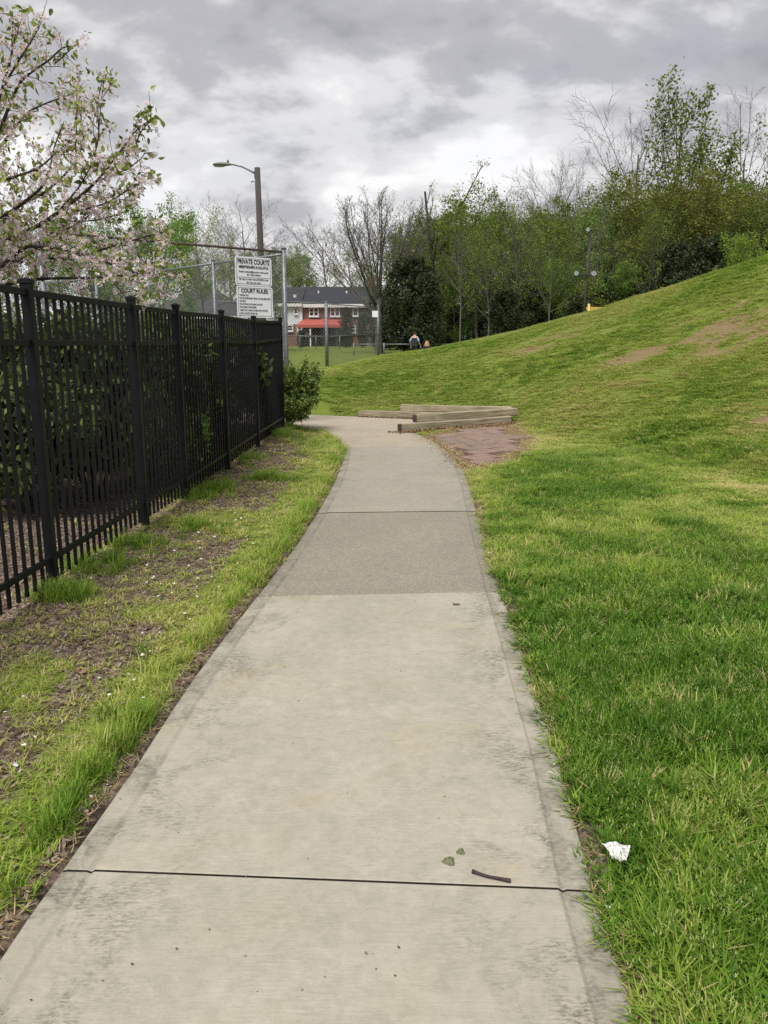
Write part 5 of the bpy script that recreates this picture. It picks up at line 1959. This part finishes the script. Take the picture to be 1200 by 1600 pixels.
def instancer(name, X, Y, S3, T, Vv, protos, label, cat):
    R = np.random.default_rng(5)
    Z = ground_z(X, Y)
    me_ = bpy.data.meshes.new(name)
    me_.vertices.add(len(X))
    me_.vertices.foreach_set('co', np.stack([X, Y, Z], 1).astype(np.float32).ravel())
    vattr(me_, 'tone', T)
    vattr(me_, 'turn', R.random(len(X)) * 6.283)
    a = me_.attributes.new('size', 'FLOAT_VECTOR', 'POINT')
    a.data.foreach_set('vector', S3.astype(np.float32).ravel())
    a = me_.attributes.new('pick', 'INT', 'POINT')
    a.data.foreach_set('value', Vv.astype(np.int32))
    me_.materials.append(M['grass'])
    o = link(name, me_)
    ng = bpy.data.node_groups.new(name, 'GeometryNodeTree')
    ng.interface.new_socket('Geometry', in_out='INPUT', socket_type='NodeSocketGeometry')
    ng.interface.new_socket('Geometry', in_out='OUTPUT', socket_type='NodeSocketGeometry')
    N, Lk = ng.nodes.new, ng.links.new
    gi, go = N('NodeGroupInput'), N('NodeGroupOutput')
    jn = N('GeometryNodeJoinGeometry')
    for p in reversed(protos):
        oi = N('GeometryNodeObjectInfo')
        oi.transform_space = 'ORIGINAL'
        oi.inputs['Object'].default_value = p
        oi.inputs['As Instance'].default_value = True
        Lk(oi.outputs['Geometry'], jn.inputs[0])

    def named(nm, typ):
        n = N('GeometryNodeInputNamedAttribute')
        n.data_type = typ
        n.inputs['Name'].default_value = nm
        return n.outputs['Attribute']
    ip = N('GeometryNodeInstanceOnPoints')
    Lk(gi.outputs[0], ip.inputs['Points'])
    Lk(jn.outputs[0], ip.inputs['Instance'])
    ip.inputs['Pick Instance'].default_value = True
    Lk(named('pick', 'INT'), ip.inputs['Instance Index'])
    cx_ = N('ShaderNodeCombineXYZ')
    Lk(named('turn', 'FLOAT'), cx_.inputs[2])
    Lk(cx_.outputs[0], ip.inputs['Rotation'])
    Lk(named('size', 'FLOAT_VECTOR'), ip.inputs['Scale'])
    Lk(ip.outputs[0], go.inputs[0])
    m = o.modifiers.new('tufts', 'NODES')
    m.node_group = ng
    return tag(o, label, cat, kind='stuff')


instancer('grass', X, Y, S3, T, Vv, tuft_obs, 'green spring grass covering the bank and the verges of the path', 'grass')

# ------------------------------------------------------------------ litter on the ground
M['chip'] = leafy('bark chips', (0.05, 0.034, 0.027), (0.15, 0.105, 0.08), (0.34, 0.27, 0.215), 0.05, 0.9)
M['petal_fallen'] = leafy('fallen petals', (0.66, 0.56, 0.55), (0.78, 0.72, 0.71), (0.86, 0.84, 0.82), 0.2, 0.7)
M['dry_leaf'] = leafy('dry leaves', (0.09, 0.05, 0.03), (0.20, 0.115, 0.065), (0.33, 0.22, 0.13), 0.15, 0.8)
M['straw'] = leafy('straw', (0.22, 0.16, 0.08), (0.36, 0.28, 0.15), (0.5, 0.40, 0.24), 0.2, 0.8)


def scatter(name, X, Y, lift, size, asp, tilt, mat, label, cat, seed, curl=.15):
    R = np.random.default_rng(seed)
    n = len(X)
    Z = np.where(poly_dist(X, Y, PATH_POLY) < 0, .004, ground_z(X, Y) + lift * (.3 + R.random(n)))
    a = R.random(n) * 6.28
    s_ = size * (.5 + R.random(n))
    d = np.stack([np.cos(a), np.sin(a), R.normal(0, tilt, n)], 1) * (s_ * .5)[:, None]
    w = np.stack([-np.sin(a), np.cos(a), R.normal(0, tilt, n)], 1) * (s_ * .5 * asp)[:, None]
    c = np.stack([X, Y, Z], 1)
    u = np.array([0, 0, 1.])[None] * (s_ * curl)[:, None]
    V = np.stack([c - d + u, c - d * .35 + w, c + d * .35 + w, c + d + u * R.random(n)[:, None], c + d * .35 - w, c - d * .35 - w], 1).reshape(-1, 3)
    i = np.arange(n) * 6
    F = np.concatenate([np.stack([i, i + 1, i + 5], 1), np.stack([i + 1, i + 2, i + 4], 1), np.stack([i + 1, i + 4, i + 5], 1), np.stack([i + 2, i + 3, i + 4], 1)])
    me_ = fast_mesh(name, V, F)
    vattr(me_, 'bl', np.repeat(R.random(n), 6))
    return tag(link(name, me_, mat), label, cat, kind='stuff')


R = np.random.default_rng(140)
n = 110000
Y = 1.0 + 14 * R.random(n) ** 1.3
X = -.85 - 3.4 * R.random(n)
k = (X < left_x(Y) - .02) & (R.random(n) < mulch_at(X, Y) * .9 + .12)
scatter('mulch_chips', X[k], Y[k], .010, .024, .28, .25, M['chip'], 'brown bark chips strewn between path and fence', 'mulch', 141)
n = 2600
Y = 1.2 + 13 * R.random(n) ** 1.4
X = -.9 - 2.6 * R.random(n)
k = (X < left_x(Y) - .02) & (R.random(n) < .2 + mulch_at(X, Y))
scatter('dry_leaves', X[k], Y[k], .015, .028, .45, .4, M['dry_leaf'], 'curled dry leaves lying in the weedy strip', 'leaves', 142)
n = 330
Y = 1.5 + 7 * R.random(n) ** 1.5
X = -.98 - 1.15 * R.random(n)
k = (X < left_x(Y) - .03) & (R.random(n) < .25 + .75 * smooth(.35, .6, vnoise(X, Y, 1.8, 90)))
scatter('fallen_petals', X[k], Y[k], .03, .016, .8, .25, M['petal_fallen'], 'white fallen petals dotting the weedy strip', 'petals', 143, .08)
# dead grass and leaf scraps along both path edges and under the timbers
n = 5200
Y = 1.3 + 11 * R.random(n) ** 1.2
sd = R.random(n) < .6
X = np.where(sd, right_x(Y) + np.abs(R.normal(0, .045, n)) - .012, left_x(Y) - np.abs(R.normal(0, .05, n)) - .005)
scatter('straw_scraps', X, Y, .015, .040, .05, .35, M['straw'], 'dry straw and scraps along the edges of the path', 'straw', 144, .1)
n = 3000
t_ = R.random(n)
X = .25 + 2.5 * t_ + R.normal(0, .1, n)
Y = 14.62 + 1.55 * t_ - np.abs(R.normal(0, .14, n))
X2 = -.6 + 1.9 * R.random(1200)
Y2 = 18.28 - .51 * (X2 + .58) - np.abs(R.normal(0, .06, 1200))
scatter('leaf_litter', np.concatenate([X, X2]), np.concatenate([Y, Y2]), .03, .05, .45, .35, M['dry_leaf'], 'dead leaf litter caught against the timbers', 'leaves', 145)

n = 3400
t_ = R.random(n) * len(PAVER)
i_ = t_.astype(int)
f_ = (t_ - i_)[:, None]
pp_ = PAVER[i_] * (1 - f_) + PAVER[(i_ + 1) % len(PAVER)] * f_ + R.normal(0, .13, (n, 2))
scatter('straw_litter', pp_[:, 0], pp_[:, 1], .03, .07, .09, .35, M['straw'], 'dry straw round the edge of the paving patch', 'straw', 148, .1)

# specks and crumbs on the slabs
M['crumb'] = leafy('crumbs', (0.05, 0.045, 0.035), (0.10, 0.09, 0.07), (0.55, 0.5, 0.45), 0.0, 0.9)
n = 130
Y = 1.4 + 8 * R.random(n) ** 1.3
X = left_x(Y) + (right_x(Y) - left_x(Y)) * R.random(n)
scatter('crumbs', X, Y, .003, .006, .7, .2, M['crumb'], 'dark crumbs and specks scattered on the slabs', 'crumbs', 146)

# single small things
M['stick'] = simple('dark stick', (0.035, 0.024, 0.024), (0.075, 0.055, 0.055), 60, 0.9, 0, 0.5)
a_, b_ = gnd(738, 1361, .01), gnd(798, 1376, .01)
P = spline([(a_[0], a_[1], .010), (a_[0] * .65 + b_[0] * .35, a_[1] * .65 + b_[1] * .35 - .006, .010), (a_[0] * .4 + b_[0] * .6, a_[1] * .4 + b_[1] * .6 - .004, .010), (b_[0], b_[1], .010)], 12)
tag(MB().tube(P, np.array([.0062, .0052, .0045, .004, .0042, .004, .0038, .0042, .0045, .0048, .0055, .0058]), 8).build('stick', M['stick'], sm=True),
    'short dark stick lying on the slab by the joint', 'stick')
M['moss'] = simple('grey green moss', (0.085, 0.088, 0.05), (0.20, 0.20, 0.12), 90, 0.95, 0, 0.8)


def clump(px, py, rx, ry, h, label):
    x, y = gnd(px, py)
    V, F = [], []
    n_, m_ = 18, 5
    Rq = np.random.default_rng(int(px))
    lob = 1 + .16 * np.sin(np.arange(n_) * 2 * math.pi / n_ * 3 + px) + Rq.normal(0, .06, n_)
    for i in range(m_):
        f = 1 - i / m_
        for k in range(n_):
            t = 2 * math.pi * k / n_
            V.append((x + rx * f * lob[k] * math.cos(t), y + ry * f * lob[k] * math.sin(t), .002 + h * (1 - f ** 2) + Rq.normal(0, h * .12)))
    V.append((x, y, h))
    for i in range(m_ - 1):
        for k in range(n_):
            F.append((i * n_ + k, i * n_ + (k + 1) % n_, (i + 1) * n_ + (k + 1) % n_, (i + 1) * n_ + k))
    F += [((m_ - 1) * n_ + k, (m_ - 1) * n_ + (k + 1) % n_, m_ * n_) for k in range(n_)]
    tag(MB().add(V, F).build('moss_clump', M['moss'], sm=True), label, 'moss', 'moss clumps on the slab')


clump(702, 1347, .019, .021, .011, 'larger round clump of grey-green moss left of the stick')
clump(720, 1332, .013, .017, .008, 'smaller clump of grey-green moss just behind the larger one')
M['paper'] = simple('crumpled white paper', (0.56, 0.56, 0.55), (0.66, 0.66, 0.65), 30, 0.8)
x, y = gnd(966, 1316, .07)
Rq = np.random.default_rng(9)
gxn, gyn = 9, 7
V = []
for j in range(gyn):
    for i in range(gxn):
        u, w = i / (gxn - 1) - .5, j / (gyn - 1) - .5
        V.append((x + u * .078 * (.75 + .6 * w) + w * .008, y + w * .062 - u * .015, .040 + .012 * w + Rq.normal(0, .0022) + .006 * math.sin(9 * u + 4 * w)))
F = [(j * gxn + i, j * gxn + i + 1, (j + 1) * gxn + i + 1, (j + 1) * gxn + i) for j in range(gyn - 1) for i in range(gxn - 1)]
pp = MB().add(V, F).build('paper_scrap', M['paper'])
sd_ = pp.modifiers.new('thick', 'SOLIDIFY')
sd_.thickness = .0012
tag(pp, 'crumpled white paper scrap in the grass by the path edge', 'litter')
x0, y0 = gnd(855, 1208)
P = spline([(x0, y0, .004), (x0 + .012, y0 - .002, .006), (x0 + .024, y0 - .022, .004), (x0 + .028, y0 - .05, .004)], 12)
tag(MB().tube(P, .0011, 5).build('string', M['paper'], sm=True), 'thin white curl of string on the right edge of the slab', 'string')
for (px, py, s_, lb) in [(713, 946, .034, 'curled brown leaf on the slab just past the dark joint'), (767, 866, .040, 'pale scrap of blossom at the right edge of the grey slab'),
                         (951, 1421, .016, 'pink white petal at the right edge near the joint'), (864, 1196, .012, 'tiny pink petal beside the white string')]:
    x, y = gnd(px, py)
    V = []
    Rq = np.random.default_rng(px)
    for k in range(10):
        t = 2 * math.pi * k / 10
        r_ = s_ * (.45 + .25 * math.cos(2 * t) + Rq.normal(0, .06))
        V.append((x + r_ * math.cos(t), y + r_ * math.sin(t), .006 + abs(Rq.normal(0, s_ * .22))))
    V.append((x, y, .006))
    o = MB().add(V, [(k, (k + 1) % 10, 10) for k in range(10)]).build('leaf' if 'leaf' in lb else 'petal', M['stick'] if 'leaf' in lb else M['paper'])
    if 'leaf' in lb:
        o.data.materials.clear()
        o.data.materials.append(simple('dead leaf', (0.12, 0.06, 0.03), (0.2, 0.11, 0.06), 40, .8))
    sd_ = o.modifiers.new('thick', 'SOLIDIFY')
    sd_.thickness = .0008
    tag(o, lb, 'leaf' if 'leaf' in lb else 'petal')
